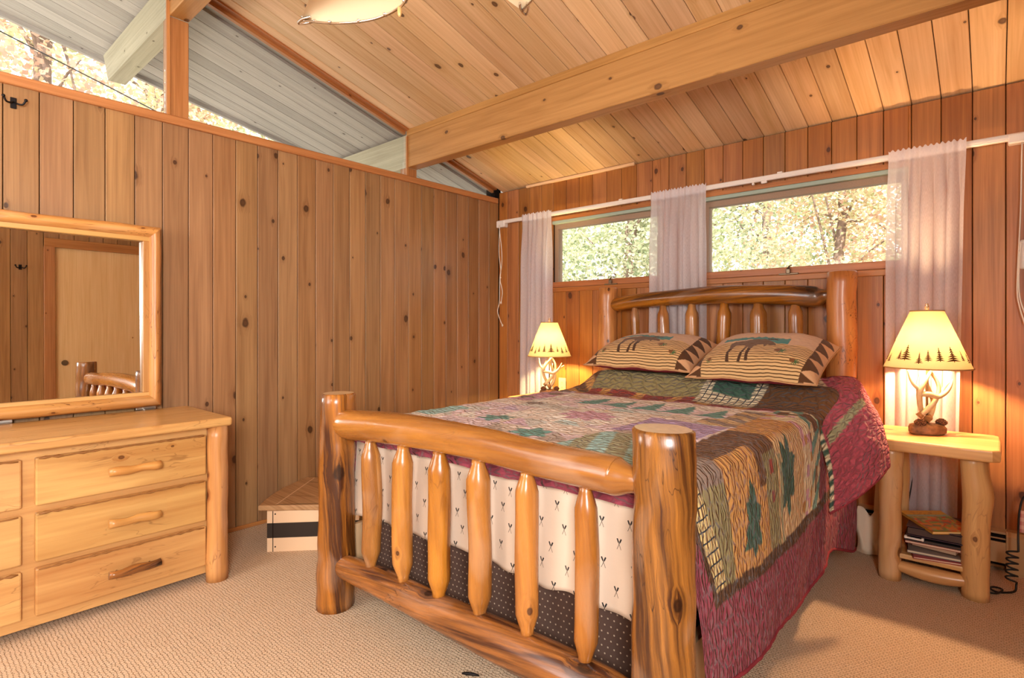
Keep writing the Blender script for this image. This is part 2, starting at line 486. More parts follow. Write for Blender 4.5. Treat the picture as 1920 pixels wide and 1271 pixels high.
    def ball(s, c, r, seg=12, rings=8, mi=0, lump=0.0, rnd=0.5, sc=(1, 1, 1)):
        c = Vector(c)
        rr = []
        for i in range(1, rings):
            th = PI * i / rings
            ring = []
            for k in range(seg):
                ph = 2 * PI * k / seg
                d = Vector((math.sin(th) * math.cos(ph), math.sin(th) * math.sin(ph), -math.cos(th)))
                q = r * (1 + lump * mnoise.noise(d * 2.1 + c * 9))
                ring.append(s.b.verts.new(c + Vector((d.x * sc[0], d.y * sc[1], d.z * sc[2])) * q))
            rr.append(ring)
        top = s.b.verts.new(c + Vector((0, 0, r * sc[2])))
        bot = s.b.verts.new(c - Vector((0, 0, r * sc[2])))
        fs = []
        for k in range(seg):
            k2 = (k + 1) % seg
            fs.append(s.b.faces.new([bot, rr[0][k2], rr[0][k]]))
            fs.append(s.b.faces.new([top, rr[-1][k], rr[-1][k2]]))
            for i in range(len(rr) - 1):
                fs.append(s.b.faces.new([rr[i][k], rr[i][k2], rr[i + 1][k2], rr[i + 1][k]]))
        for f in fs:
            f.smooth = True
            f.material_index = mi
            f[s.r] = rnd
            for l in f.loops:
                l[s.uv].uv = (l.vert.co.x, l.vert.co.z)

    def build(s, name, mats, parent=None, label=None, kind=None, solid=0.0, paint=None, subsurf=0, category=None, group=None, smooth=None):
        me = bpy.data.meshes.new(name)
        s.b.normal_update()
        s.b.to_mesh(me)
        s.b.free()
        for m in (mats if isinstance(mats, (list, tuple)) else [mats]):
            me.materials.append(M[m] if isinstance(m, str) else m)
        if smooth is not None:
            for p in me.polygons:
                p.use_smooth = smooth
        if paint:
            ca = me.color_attributes.new('Col', 'FLOAT_COLOR', 'POINT')
            uvl = {}
            ud = me.uv_layers['UVMap'].data
            for lp in me.loops:
                uvl[lp.vertex_index] = ud[lp.index].uv
            arr = []
            for vtx in me.vertices:
                c = paint(vtx.co, uvl.get(vtx.index, (0, 0)))
                arr += [c[0], c[1], c[2], c[3] if len(c) > 3 else 1.0]
            ca.data.foreach_set('color', arr)
        o = bpy.data.objects.new(name, me)
        COL.objects.link(o)
        if parent is not None:
            q, off = parent, Vector((0, 0, 0))
            while q:
                off += q.location
                q = q.parent
            me.transform(Matrix.Translation(-off))
            o.parent = parent
        if label:
            o['label'] = label
        if kind:
            o['kind'] = kind
        if category:
            o['category'] = category
        if group:
            o['group'] = group
        if solid:
            md = o.modifiers.new('Solidify', 'SOLIDIFY')
            md.thickness = solid
            md.offset = 0
        if subsurf:
            md = o.modifiers.new('Subdivision', 'SUBSURF')
            md.levels = md.render_levels = subsurf
        return o


def thing(name, label, cat, loc=(0, 0, 0), group=None):
    o = bpy.data.objects.new(name, None)
    o.empty_display_size = 0.1
    o.location = loc
    COL.objects.link(o)
    o['label'] = label
    o['category'] = cat
    if group:
        o['group'] = group
    return o


def copy_tree(o, parent=None):
    c = o.copy()
    COL.objects.link(c)
    if parent:
        c.parent = parent
    for ch in list(o.children):
        copy_tree(ch, c)
    return c


def lerp(a, b, t):
    return a + (b - a) * t


def sst(a, b, x):
    t = max(0.0, min(1.0, (x - a) / (b - a)))
    return t * t * (3 - 2 * t)


def bez(ps, n):
    """smooth (Catmull-Rom) curve through points"""
    ps = [Vector(p) for p in ps]
    P = [ps[0] * 2 - ps[1]] + ps + [ps[-1] * 2 - ps[-2]]
    out = []
    for i in range(1, len(P) - 2):
        for k in range(n):
            t = k / n
            a, b, c, d = P[i - 1], P[i], P[i + 1], P[i + 2]
            out.append(0.5 * ((2 * b) + (c - a) * t + (2 * a - 5 * b + 4 * c - d) * t * t + (3 * b - a - 3 * c + d) * t ** 3))
    out.append(ps[-1])
    return out


def bezr(rs, n):
    return [v.x for v in bez([(r, 0, 0) for r in rs], n)]


# ================================================================== SETTING
W = 4.0           # far side wall
YB = -5.2         # wall behind the camera
PW = 0.1265
GAP = 0.0035

# floor
m = MB()
m.box((-0.1, YB - 0.1, -0.1), (W + 0.1, 0.1, 0), grain=1)
m.build('floor', 'carpet', kind='structure')


def front_edges(axis, val):
    return lambda e: all(abs(v.co[axis] - val) < 1e-5 for v in e.verts)


# left wall: upright boards
m = MB()
m.box((-0.1, YB, 0), (-0.016, 0.1, 2.31), mi=1)
y = -3.294 - 15 * PW
while y < -0.01:
    y1 = min(y + PW - GAP, -0.001)
    m.box((-0.016, y, 0), (0, y1, 2.31), 2, bev=0.0025, only=front_edges(0, 0.0))
    y += PW
m.build('wall_left', ['wall', 'dark'], kind='structure')
# window wall
OPEN = [(0.60, 1.56), (1.86, 3.0)]
OZ = (1.50, 2.085)
m = MB()
for a, b, c, d in ((-0.1, W + 0.1, 0, OZ[0]), (-0.1, W + 0.1, OZ[1], 2.385), (-0.1, OPEN[0][0], *OZ), (OPEN[0][1], OPEN[1][0], *OZ), (OPEN[1][1], W + 0.1, *OZ)):
    m.box((a, 0.016, c), (b, 0.11, d), mi=1)
x = 3.268 - 26 * PW
while x < W:
    x0, x1 = max(x, 0.0), min(x + PW - GAP, W)
    x += PW
    if x1 - x0 < 0.01:
        continue
    cuts = [x0] + sorted(q for o_ in OPEN for q in o_ if x0 < q < x1) + [x1]
    rr = random.random()
    for a, b in zip(cuts, cuts[1:]):
        mid = (a + b) / 2
        inside = any(o_[0] < mid < o_[1] for o_ in OPEN)
        for c, d in (((0, OZ[0]), (OZ[1], 2.39)) if inside else ((0, 2.39),)):
            m.box((a, 0, c), (b, 0.016, d), 2, rnd=rr, bev=0.0025, only=front_edges(1, 0.0))
m.build('wall_back', ['wall2', 'dark'], kind='structure')
# far side wall (seen in the mirror), with a door
DY0, DY1, DZ = -2.34, -1.52, 2.09
m = MB()
RO = (-4.72, -3.80, 0.95, 2.15)  # added opening in the unseen part of this wall, for fill light
for a, b, c, d in ((YB, RO[0], 0, 3.9), (RO[1], DY0, 0, 3.9), (RO[0], RO[1], 0, RO[2]), (RO[0], RO[1], RO[3], 3.9), (DY1, 0.1, 0, 3.0), (DY0, DY1, DZ, 3.3)):
    m.box((W + 0.016, a, c), (W + 0.1, b, d), mi=1)
y = YB
while y < 0:
    y1 = min(y + PW - GAP, 0)
    z0 = DZ if (y > DY0 - 0.1 and y1 < DY1 + 0.1) else 0
    for za, zb in (((0, RO[2]), (RO[3], zc(y) - 0.02)) if RO[0] - 0.05 < y < RO[1] - 0.05 else ((z0, zc(y) - 0.02),)):
        m.box((W, y, za), (W + 0.016, y1, zb), 2, bev=0.0025, only=front_edges(0, W))
    y += PW
m.build('wall_right', ['wall', 'dark'], kind='structure')
d1 = bpy.data.objects.new('door_1', None)
COL.objects.link(d1)
d1.location = (W, (DY0 + DY1) / 2, 0)
d1['kind'] = 'structure'
m = MB()
m.box((W + 0.012, DY0, 0.01), (W + 0.05, DY1, DZ), 2)
m.build('door_panel', 'door', d1)
m = MB()
for a, b, c, d in ((DY0 - 0.08, DY0 + 0.01, 0, DZ + 0.09), (DY1 - 0.01, DY1 + 0.08, 0, DZ + 0.09)):
    m.box((W - 0.022, a, c), (W + 0.01, b, d), 2, bev=0.003)
m.box((W - 0.024, DY0 - 0.08, DZ), (W + 0.01, DY1 + 0.08, DZ + 0.09), 1, bev=0.003)
m.build('door_frame', 'trim', d1)
m = MB()
m.tube([(W - 0.0, DY0 + 0.09, 0.90), (W + 0.014, DY0 + 0.09, 0.90)], [0.028, 0.028], 20)
m.tube([(W - 0.004, DY0 + 0.09, 0.90), (W + 0.012, DY0 + 0.09, 0.90)], [0.014, 0.014], 16)
m.build('door_pull', 'bronze', d1)
# wall behind the camera, with an opening added for fill light
m = MB()
BO = (0.55, 1.75, 0.95, 2.15)
for a, b, c, d in ((-0.1, BO[0], 0, 3.84), (BO[1], W + 0.1, 0, 3.84), (BO[0], BO[1], 0, BO[2]), (BO[0], BO[1], BO[3], 3.84)):
    m.box((a, YB - 0.1, c), (b, YB, d), 2)
m.build('wall_front', 'plaster', kind='structure')
m = MB()
for a, b, c, d in ((BO[0] - 0.06, BO[0], BO[2] - 0.06, BO[3] + 0.06), (BO[1], BO[1] + 0.06, BO[2] - 0.06, BO[3] + 0.06), (BO[0], BO[1], BO[2] - 0.06, BO[2]), (BO[0], BO[1], BO[3], BO[3] + 0.06), (1.13, 1.16, BO[2], BO[3])):
    m.box((a, YB - 0.02, c), (b, YB + 0.02, d), 2)
w6 = m.build('window_6', 'trim', kind='structure')  # frame around the added opening behind the camera
m = MB()
for a, b, c, d in ((RO[0] - 0.08, RO[0] + 0.02, RO[2] - 0.06, RO[3] + 0.06), (RO[1] - 0.06, RO[1] + 0.06, RO[2] - 0.06, RO[3] + 0.06), (RO[0], RO[1], RO[2] - 0.06, RO[2]), (RO[0], RO[1], RO[3], RO[3] + 0.06)):
    m.box((W - 0.02, a, c), (W + 0.04, b, d), 2)
m.build('window_7', 'trim', kind='structure')  # frame of the added side opening that the floor fill shines through


def shear(c):
    return (c.x, c.y, c.z + zc(c.y))


# ceiling boards run down the slope
m = MB()
m.box((0.02, YB, 0.018), (W + 0.1, 0.1, 0.06), 1, mi=1, fn=shear)
x = 3.268 - 25 * PW - 2 * PW
while x < W:
    x0, x1 = max(x, 0.03), min(x + PW - GAP, W + 0.02)
    x += PW
    if x1 - x0 < 0.02:
        continue
    m.box((x0, YB, 0), (x1, 0.02, 0.018), 1, bev=0.0025, only=lambda e: all(abs(v.co.z) < 1e-5 for v in e.verts), fn=shear)
m.build('ceiling', ['ceil', 'dark'], kind='structure')
# weathered roof overhang outside
def xe(y): return -0.94 + 0.19 * y


m = MB()
x = 3.268 - 28 * PW
def ycut(x): return min(0.75, (x + 0.94) / 0.19)


while x > -1.9:
    x0, x1 = x, min(x + PW - 0.006, -0.02)
    ya, yb = ycut(x0), ycut(x1)
    ys = YB - 0.3
    if yb > ys:
        ya = max(ya, ys + 0.01)
        r = random.random()
        P = [(x0, ys), (x1, ys), (x1, yb), (x0, ya)]
        fs = m.prism(P, 2, 0, 0.02, grain=1, rnd=r)
        for v in {v for f in fs for v in f.verts}:
            v.co.z += zc(v.co.y)
    x -= PW
# deck above and the strip over the window wall
P = [(-1.95, YB - 0.3), (-0.02, YB - 0.3), (-0.02, 0.75), (xe(0.75), 0.75), (xe(YB - 0.3), YB - 0.3)]
fs = m.prism(P[1:], 2, 0.021, 0.12, grain=1)
for v in {v for f in fs for v in f.verts}:
    v.co.z += zc(v.co.y)
m.box((-0.02, 0.11, 0.0), (W + 0.6, 0.75, 0.12), 0, fn=shear)
# fascia along the slanted edge
for ya, yb in ((0.75, YB - 0.3),):
    P = [(xe(ya), ya), (xe(ya) - 0.03, ya), (xe(yb) - 0.03, yb), (xe(yb), yb)]
    fs = m.prism(P, 2, -0.03, 0.14, grain=1)
    for v in {v for f in fs for v in f.verts}:
        v.co.z += zc(v.co.y)
m.build('roof_eave', 'grey', kind='structure')
# beams
for y0, y1, zb in ((-1.03, -0.936, 2.40), (-2.635, -2.535, 2.873)):
    m = MB()
    m.box((0.0, y0, zb), (W, y1, zc(y1) + 0.004), 0, rnd=0.31, bev=0.004)
    m.box((0.0, y0 - 0.008, zc(y0) - 0.045), (W, y0 + 0.01, zc(y0) + 0.003), 0, rnd=0.63, bev=0.003)
    m.build('ceiling_beam', 'beam', kind='structure')
    m = MB()
    L = -1.30 if y0 < -2 else -1.05
    m.prism([(-0.001, zb), (L + 0.10, zb), (L - 0.02, zc(y1) - 0.01), (-0.001, zc(y1) - 0.01)], 1, y0, y1, grain=0, rnd=0.4)
    m.build('roof_beam', 'greybeam', kind='structure')
    m = MB()
    m.box((-0.085, y0, 2.335), (-0.002, y1, zb), 2, rnd=0.2, bev=0.003)
    m.box((-0.002, y0 - 0.012, 2.335), (0.012, y0 + 0.004, zc(y0) - 0.05), 2, rnd=0.5)
    m.build('wall_post', 'trim', kind='structure')
m = MB()
m.box((-0.1, -0.06, 2.336), (0.004, 0.016, 2.43), 2)  # dark filler block added to stop sky light leaking in at the corner
m.build('wall_post', 'dark', kind='structure')
# top rail of the left wall + quarter-round below glass
m = MB()
m.box((-0.1, YB, 2.289), (0.022, -0.03, 2.335), 1, rnd=0.45, bev=0.004)
m.build('trim_1', 'trim', kind='structure')
# clerestory panes
for k, (ya, yb) in enumerate(((YB, -2.64), (-2.53, -1.035), (-0.93, -0.06))):
    w = bpy.data.objects.new('window_%d' % (k + 3), None)
    COL.objects.link(w)
    w.location = (-0.04, ya, 2.335)
    w['kind'] = 'structure'
    m = MB()
    m.prism([(ya, 2.335), (yb, 2.335), (yb, zc(yb) + 0.005), (ya, zc(ya) + 0.005)], 0, -0.045, -0.040)
    m.build('pane', 'glass', w)
    m = MB()
    def sh2(c): return (c.x, c.y, c.z + zc(c.y))
    m.box((-0.038, ya, -0.03), (-0.012, yb, 0.006), 1, fn=sh2, rnd=0.2)
    m.box((-0.012, ya, -0.010), (0.03, yb, 0.006), 1, fn=sh2, mi=1)
    m.box((-0.0499, ya, -0.012), (-0.046, yb, 0.006), 1, fn=sh2, mi=1)
    m.build('frame', ['trim', 'sash'], w)
# baseboards and small cornice
m = MB()
m.box((0, YB, 0), (0.014, -0.06, 0.022), 1, rnd=0.7, bev=0.004)
m.build('baseboard_left', 'sash', kind='structure')
m = MB()
m.box((0.33, -0.024, 2.378), (1.36, 0.0, 2.402), 0, rnd=0.15, bev=0.006, seg=2)
m.build('trim_2', 'ceil', kind='structure')

# windows in the window wall
wspec = [(0.60, 1.56, 1.16), (1.86, 3.0, 2.405)]
for k, (a, b, hx) in enumerate(wspec):
    w = bpy.data.objects.new('window_%d' % (k + 1), None)
    COL.objects.link(w)
    w.location = (a, 0.03, 1.48)
    w['kind'] = 'structure'
    m = MB()
    m.box((a, -0.006, 1.515), (b, 0.09, 1.56), 0, rnd=0.3, bev=0.004)           # bottom rail
    m.box((a - 0.03, -0.014, 1.478), (b + 0.03, 0.0, 1.513), 0, rnd=0.8, bev=0.003)   # apron
    m.box((a - 0.03, -0.012, 2.062), (b + 0.03, 0.09, 2.09), 0, rnd=0.5)        # head trim
    m.build('frame', 'sash', w)
    m = MB()
    m.box((a, 0.03, 2.0), (b, 0.09, 2.04), 0)
    m.box((a, 0.03, 1.56), (a + 0.035, 0.09, 2.0), 2)
    m.box((b - 0.035, 0.03, 1.56), (b, 0.09, 2.0), 2)
    m.build('screen_frame', 'browntrim', w)
    m = MB()
    m.box((a, -0.008, 2.036), (b, 0.03, 2.062), 0, bev=0.003)
    m.build('head_strip', 'greenmetal', w)
    m = MB()
    m.box((a + 0.035, 0.055, 1.56), (b - 0.035, 0.059, 2.0), 2)
    m.build('glass', 'glass', w)
    m = MB()
    m.box((hx - 0.055, -0.022, 1.512), (hx + 0.055, -0.006, 1.522), 0, bev=0.002)
    m.box((hx - 0.012, -0.03, 1.518), (hx + 0.012, -0.008, 1.548), 0, bev=0.003)
    m.tube([(hx - 0.005, -0.022, 1.545), (hx + 0.008, -0.03, 1.562), (hx + 0.022, -0.034, 1.568)], [0.006, 0.005, 0.004], 8)
    m.build('crank_operator', 'bronze', w)

# baseboard heater
hb = thing('baseboard_heater', 'long low beige metal heater along the foot of the window wall', 'heater', (2.0, -0.03, 0))
m = MB()
m.prism([(-0.002, 0.196), (-0.045, 0.190), (-0.045, 0.180), (-0.02, 0.176), (-0.002, 0.176)], 0, 0.55, 3.393, grain=0)
m.prism([(-0.062, 0.145), (-0.062, 0.045), (-0.055, 0.045), (-0.055, 0.145)], 0, 0.55, 3.393, grain=0)
m.box((0.55, -0.010, 0.02), (3.393, -0.002, 0.19), 0)
m.build('body', 'heater', hb)
m = MB()
m.box((0.56, -0.05, 0.03), (3.39, -0.011, 0.175), 0)
m.build('fin_core', 'dark', hb)
m = MB()
m.box((0.55, -0.055, 0.158), (3.393, -0.03, 0.164), 0)
m.build('damper', 'heater', hb)
m = MB()
m.prism([(-0.002, 0.2), (-0.045, 0.197), (-0.066, 0.178), (-0.066, 0.0), (-0.002, 0.0)], 0, 3.393, 3.56, grain=0, bev=0.002)
m.build('end_cap', 'heater', hb)

# ================================================================== CURTAINS
rod = thing('curtain_rod', 'white metal traverse track above both low windows', 'curtain rod', (0.02, -0.05, 2.11))
m = MB()
m.box((0.02, -0.05, 2.100), (3.6, -0.022, 2.132), 0, bev=0.004)
m.box((0.02, -0.053, 2.112), (3.6, -0.049, 2.118), 0)
m.build('track', 'whitemetal', rod)
for xa, xb in ((0.015, 0.11), (3.40, 3.56)):
    m = MB()
    m.box((xa, -0.056, 2.082 if xa > 1 else 2.07), (xb, 0.0, 2.13), 0, bev=0.006)
    m.build('end_bracket', 'whitemetal', rod)
for xa in (1.25, 2.35):
    m = MB()
    m.box((xa, -0.054, 2.128), (xa + 0.03, 0, 2.14), 0, bev=0.002)
    m.build('bracket', 'whitemetal', rod)
for xa in (2.20, 2.255):
    m = MB()
    m.box((xa, -0.05, 2.085), (xa + 0.014 + (0.02 if xa > 2.22 else 0), -0.035, 2.102), 0, bev=0.002)
    m.build('glide', 'whitemetal', rod)


def curtain(label, xa, xb, folds, zb, flare=0.0, seed=0, yoff=-0.07, hem=None, dx=0.0):
    o = thing('sheer_curtain', label, 'curtain', ((xa + xb) / 2, yoff, zb), 'white sheer curtain panels')
    w = xb - xa
    ztop = 2.14

    def fn(i, j):
        z = lerp(ztop, zb, j)
        spread = 1 + flare * sst(0.1, 1, j)
        x = (xa + xb) / 2 + dx * j + (i - 0.5) * w * spread
        am = lerp(0.006, 0.022, sst(0.0, 0.25, j))
        ph = i * folds * 2 * PI + seed
        y = yoff + am * math.sin(ph + 0.8 * math.sin(ph * 0.37 + j * 1.5)) + 0.006 * mnoise.noise(Vector((i * 9, j * 4, seed)))
        x += 0.012 * math.cos(ph) * sst(0, 0.2, j)
        if j == 0:
            z += 0.006 * math.sin(ph * 2.3)
        return (x, y, z), (i * w * 1.6, z)
    m = MB()
    m.grid(fn, int(folds * 14), 40)
    m.build('panel', 'sheer', o)

    def fh(i, j):
        (x, y, z), uv = fn(i, j * 0.03)
        return (x, y - 0.003, z), uv
    m = MB()
    m.grid(fh, int(folds * 14), 2)
    m.build('heading', 'sheer', o)
    return o


curtain('narrow white sheer curtain beside the wall corner and the yellow-lit lamp', 0.325, 0.635, 6, 0.22, 0.05, 1.0, dx=-0.015)
curtain('white sheer curtain gathered between the two low windows behind the headboard', 1.52, 1.915, 8, 0.22, 0.03, 2.4)
curtain('white sheer curtain hanging behind the orange-lit lamp and nightstand', 2.92, 3.245, 6, 0.21, -0.06, 4.1, dx=-0.02)


def cord(name, label, pts, r, mat, extra=None, n=8):
    o = thing(name, label, 'cord', tuple(pts[-1]))
    m = MB()
    p = bez(pts, n)
    m.tube(p, [r] * len(p), 7, mi=0)
    for q in (extra or []):
        p = bez(q, n)
        m.tube(p, [r] * len(p), 7)
    m.build('strand', mat, o)
    return o


oL = cord('pull_cord', 'white knotted pull cord hanging in the corner from the left end of the track',
          [(0.062, -0.06, 2.09), (0.05, -0.055, 1.85), (0.07, -0.055, 1.70), (0.065, -0.055, 1.60), (0.085, -0.05, 1.5), (0.068, -0.05, 1.40)], 0.0035, 'cord',
          [[(0.055, -0.06, 2.09), (0.085, -0.055, 1.80), (0.06, -0.055, 1.62), (0.05, -0.05, 1.42), (0.028, -0.05, 1.33), (0.06, -0.05, 1.25), (0.085, -0.05, 1.205)]])
for p, sz in (((0.065, -0.055, 1.625), 1.0), ((0.085, -0.05, 1.205), 1.6), ((0.068, -0.05, 1.405), 1.6)):
    m = MB()
    m.ball(p, 0.008, 8, 6, sc=(1, 1, sz))
    m.build('knot', 'cord', oL)
oR = cord('pull_cord', 'white pull cord hanging at the right end of the curtain track',
          [(3.45, -0.06, 2.08), (3.445, -0.055, 1.75), (3.437, -0.05, 1.54), (3.433, -0.05, 1.37), (3.442, -0.05, 1.29), (3.46, -0.05, 1.21)], 0.003, 'cord',
          [[(3.437, -0.055, 1.56), (3.447, -0.055, 1.60), (3.44, -0.055, 1.5), (3.441, -0.05, 1.35), (3.462, -0.05, 1.25)]])
cl = thing('cord_cleat', 'small white plastic plate on the wall behind the right pull cord', 'cleat', (3.48, -0.01, 1.47))
m = MB()
m.box((3.443, -0.026, 1.475), (3.52, -0.0005, 1.617), 2, bev=0.008, seg=2)
m.build('plate', 'whitemetal', cl)
for z in (1.5, 1.59):
    m = MB()
    m.tube([(3.462, -0.03, z), (3.462, -0.02, z)], [0.004, 0.004], 8)
    m.build('screw', 'steel', cl)
# outlets
for lab, x, z in (('beige wall outlet low on the boards beside the left lamp', 0.70, 0.72), ('beige wall outlet behind the curtain at the right lamp', 3.03, 0.905)):
    o = thing('wall_outlet', lab, 'outlet', (x, 0, z))
    m = MB()
    m.box((x - 0.035, -0.006, z - 0.057), (x + 0.035, -0.0005, z + 0.057), 2, bev=0.002)
    m.build('plate', 'outlet', o)
    for dz in (-0.02, 0.02):
        m = MB()
        m.box((x - 0.016, -0.008, z + dz - 0.014), (x + 0.016, -0.004, z + dz + 0.014), 2, bev=0.002)
        for sx in (-0.006, 0.006):
            m.box((x + sx - 0.0012, -0.0085, z + dz - 0.005), (x + sx + 0.0012, -0.007, z + dz + 0.005), 2, mi=1)
        m.build('socket', ['outlet', 'dark'], o)
# coat hook
hk = thing('coat_hook', 'black iron double coat hook high on the boards near the clerestory', 'hook', (0, -3.265, 2.2))
m = MB()
m.box((0.0005, -3.272, 2.185), (0.006, -3.250, 2.235), 2, bev=0.002)
m.build('back_plate', 'iron', hk)
for sy in (-1, 1):
    m = MB()
    p = bez([(0.004, -3.261, 2.215), (0.022, -3.261 + sy * 0.012, 2.205), (0.036, -3.261 + sy * 0.028, 2.203), (0.045, -3.261 + sy * 0.038, 2.222)], 5)
    m.tube(p, [0.004] * len(p), 8)
    m.ball(p[-1], 0.007, 8, 6)
    m.build('prong', 'iron', hk)
hk2 = thing('coat_hook', 'dark coat hook on the far wall, seen in the mirror beside the door', 'hook', (W, -2.60, 1.85))
m = MB()
m.box((W - 0.006, -2.612, 1.84), (W - 0.0005, -2.588, 1.89), 2, bev=0.002)
m.build('back_plate', 'iron', hk2)
for sy in (-1, 1):
    m = MB()
    p = bez([(W - 0.004, -2.60, 1.87), (W - 0.022, -2.60 + sy * 0.014, 1.858), (W - 0.036, -2.60 + sy * 0.03, 1.856), (W - 0.045, -2.60 + sy * 0.042, 1.878)], 5)
    m.tube(p, [0.005] * len(p), 8)
    m.ball(p[-1], 0.008, 8, 6)
    m.build('prong', 'iron', hk2)

# ================================================================== BED
bed = thing('log_bed', 'big varnished log bed with tall posts, spindled headboard and footboard', 'bed', (1.97, -1.25, 0))
FY, HY = -2.372, -0.145


def post(name, x, y, ztop, r0, r1, lean, seed, mat='log'):
    m = MB()
    n = 26
    pts = [(x + lean * (1 - k / n) + 0.006 * mnoise.noise(Vector((seed, k * 0.4, 0))), y + 0.006 * mnoise.noise(Vector((seed, 9, k * 0.4))), 0.0 + (ztop - 0.006) * k / n) for k in range(n + 1)]
    rads = [lerp(r0, r1, k / n) * (1 + 0.03 * mnoise.noise(Vector((seed * 3, k * 0.7, 2)))) for k in range(n + 1)]
    pts.append((pts[-1][0], pts[-1][1], ztop))
    rads.append(rads[-1] - 0.007)
    m.tube(pts, rads, 30, lump=0.09, lscale=3.5, seed=seed, cap_mi=1, rnd=seed * 0.173 % 1)
    m.build(name, [mat, 'endgrain'], bed)


post('footboard_post', 1.240, FY, 0.914, 0.080, 0.070, -0.022, 1.1)
post('footboard_post', 2.728, FY, 0.944, 0.079, 0.0765, 0.004, 2.3)
post('headboard_post', 1.215, HY, 1.478, 0.076, 0.068, 0.0, 3.7, 'logmark')
post('headboard_post', 2.712, HY, 1.502, 0.078, 0.074, 0.0, 4.2, 'logmark')


def raillog(name, ctrl, seed, mat='log', lump=0.06):
    """ctrl: (x, y, z, r) along the log, tapering to tenons at both ends"""
    m = MB()
    P = bez([c[:3] for c in ctrl], 6)
    R = bezr([c[3] for c in ctrl], 6)
    m.tube(P, [max(0.012, r) for r in R], 28, lump=lump, lscale=2.2, seed=seed, rnd=seed * 0.31 % 1)
    m.build(name, mat, bed)


raillog('footboard_rail', [(1.25, FY, 0.79, 0.03), (1.272, FY, 0.79, 0.045), (1.30, FY, 0.79, 0.056), (1.36, FY, 0.792, 0.061), (1.53, FY, 0.805, 0.060), (1.75, FY, 0.814, 0.059), (1.96, FY, 0.817, 0.056), (2.15, FY, 0.815, 0.054), (2.35, FY, 0.806, 0.053), (2.56, FY, 0.803, 0.052), (2.60, FY, 0.80, 0.050), (2.645, FY, 0.80, 0.034), (2.69, FY, 0.80, 0.03)], 0.37, 'logpale', 0.03)
raillog('footboard_rail', [(1.25, FY, 0.185, 0.03), (1.28, FY, 0.187, 0.040), (1.33, FY, 0.190, 0.048), (1.55, FY, 0.200, 0.053), (1.8, FY, 0.200, 0.056), (2.0, FY, 0.205, 0.060), (2.2, FY, 0.208, 0.064), (2.45, FY, 0.213, 0.064), (2.6, FY, 0.214, 0.058), (2.69, FY, 0.214, 0.035)], 1.9)
raillog('headboard_rail', [(1.235, HY, 1.352, 0.025), (1.262, HY, 1.352, 0.040), (1.30, HY, 1.357, 0.047), (1.45, HY, 1.375, 0.050), (1.675, HY, 1.388, 0.053), (2.0, HY, 1.398, 0.057), (2.325, HY, 1.388, 0.060), (2.50, HY, 1.374, 0.061), (2.585, HY, 1.365, 0.058), (2.63, HY, 1.372, 0.036), (2.68, HY, 1.375, 0.03)], 2.6, 'log', 0.05)
raillog('headboard_rail', [(1.22, HY, 0.62, 0.035), (1.3, HY, 0.62, 0.05), (2.0, HY, 0.62, 0.055), (2.6, HY, 0.62, 0.05), (2.70, HY, 0.62, 0.035)], 3.3)


def spindle(x, y, z0, z1, r, seed, dx=0.0, mat='logpale', knobs=()):
    m = MB()
    n = 22
    pts, rr = [], []
    Lh = z1 - z0
    for k in range(n + 1):
        z = z0 + Lh * k / n
        e = min((z - z0), (z1 - z))
        f = 0.55 + 0.45 * sst(0.015, 0.075, e)
        bulge = 1 + 0.07 * mnoise.noise(Vector((seed, z * 4, 0)))
        pts.append((x + dx * math.sin(PI * k / n) + 0.007 * mnoise.noise(Vector((seed, z * 5, 7))), y, z))
        rr.append(r * f * bulge)
    m.tube(pts, rr, 20, lump=0.12, lscale=4.5, seed=seed, rnd=seed * 0.417 % 1)
    m.build('spindle', mat, bed)


for i, (x, w, z0, z1) in enumerate(((1.480, 0.078, 0.235, 0.755), (1.690, 0.080, 0.243, 0.76), (1.891, 0.084, 0.248, 0.77), (2.083, 0.080, 0.25, 0.77), (2.291, 0.073, 0.262, 0.77), (2.498, 0.069, 0.262, 0.765))):
    spindle(x, FY, z0, z1, w / 2 * 0.98, 1.3 + i * 2.7, (0.006, -0.008, 0.004, 0.006, -0.004, 0.007)[i])
for i, (x, w) in enumerate(((1.437, 0.062), (1.651, 0.080), (1.854, 0.086), (2.060, 0.088), (2.270, 0.095), (2.478, 0.082))):
    spindle(x, HY, 0.65, 1.345, w / 2, 20.1 + i * 1.9, 0.0, 'logpale')
for x in (1.228, 2.716):
    m = MB()
    m.box((x - 0.016, FY + 0.06, 0.07), (x + 0.016, HY - 0.06, 0.33), 1, bev=0.006)
    m.build('side_rail', 'beigewood', bed)

# box spring, mattress
bs = thing('box_spring', 'dark box spring with rows of small white dots behind the footboard spindles', 'box spring', (1.97, -1.25, 0.16))
m = MB()
m.box((1.262, -2.262, 0.10), (2.682, -0.23, 0.42), 0, bev=0.02, seg=3)
for f in m.b.faces:
    n_ = f.normal
    for l in f.loops:
        c_ = l.vert.co
        l[m.uv].uv = (c_.x + c_.y, c_.z)
m.build('body', 'ticking', bs)
mt = thing('mattress', 'thick mattress under the quilt and printed sheet', 'mattress', (1.97, -1.25, 0.42))
m = MB()
m.box((1.265, -2.262, 0.422), (2.68, -0.23, 0.765), 0, bev=0.05, seg=4)
m.build('body', 'cottonbag', mt, smooth=True)
# printed sheet hanging over the foot of the mattress
sh = thing('printed_sheet', 'pale sheet printed with small crossed oars hanging behind the footboard', 'sheet', (1.97, -2.29, 0.55))


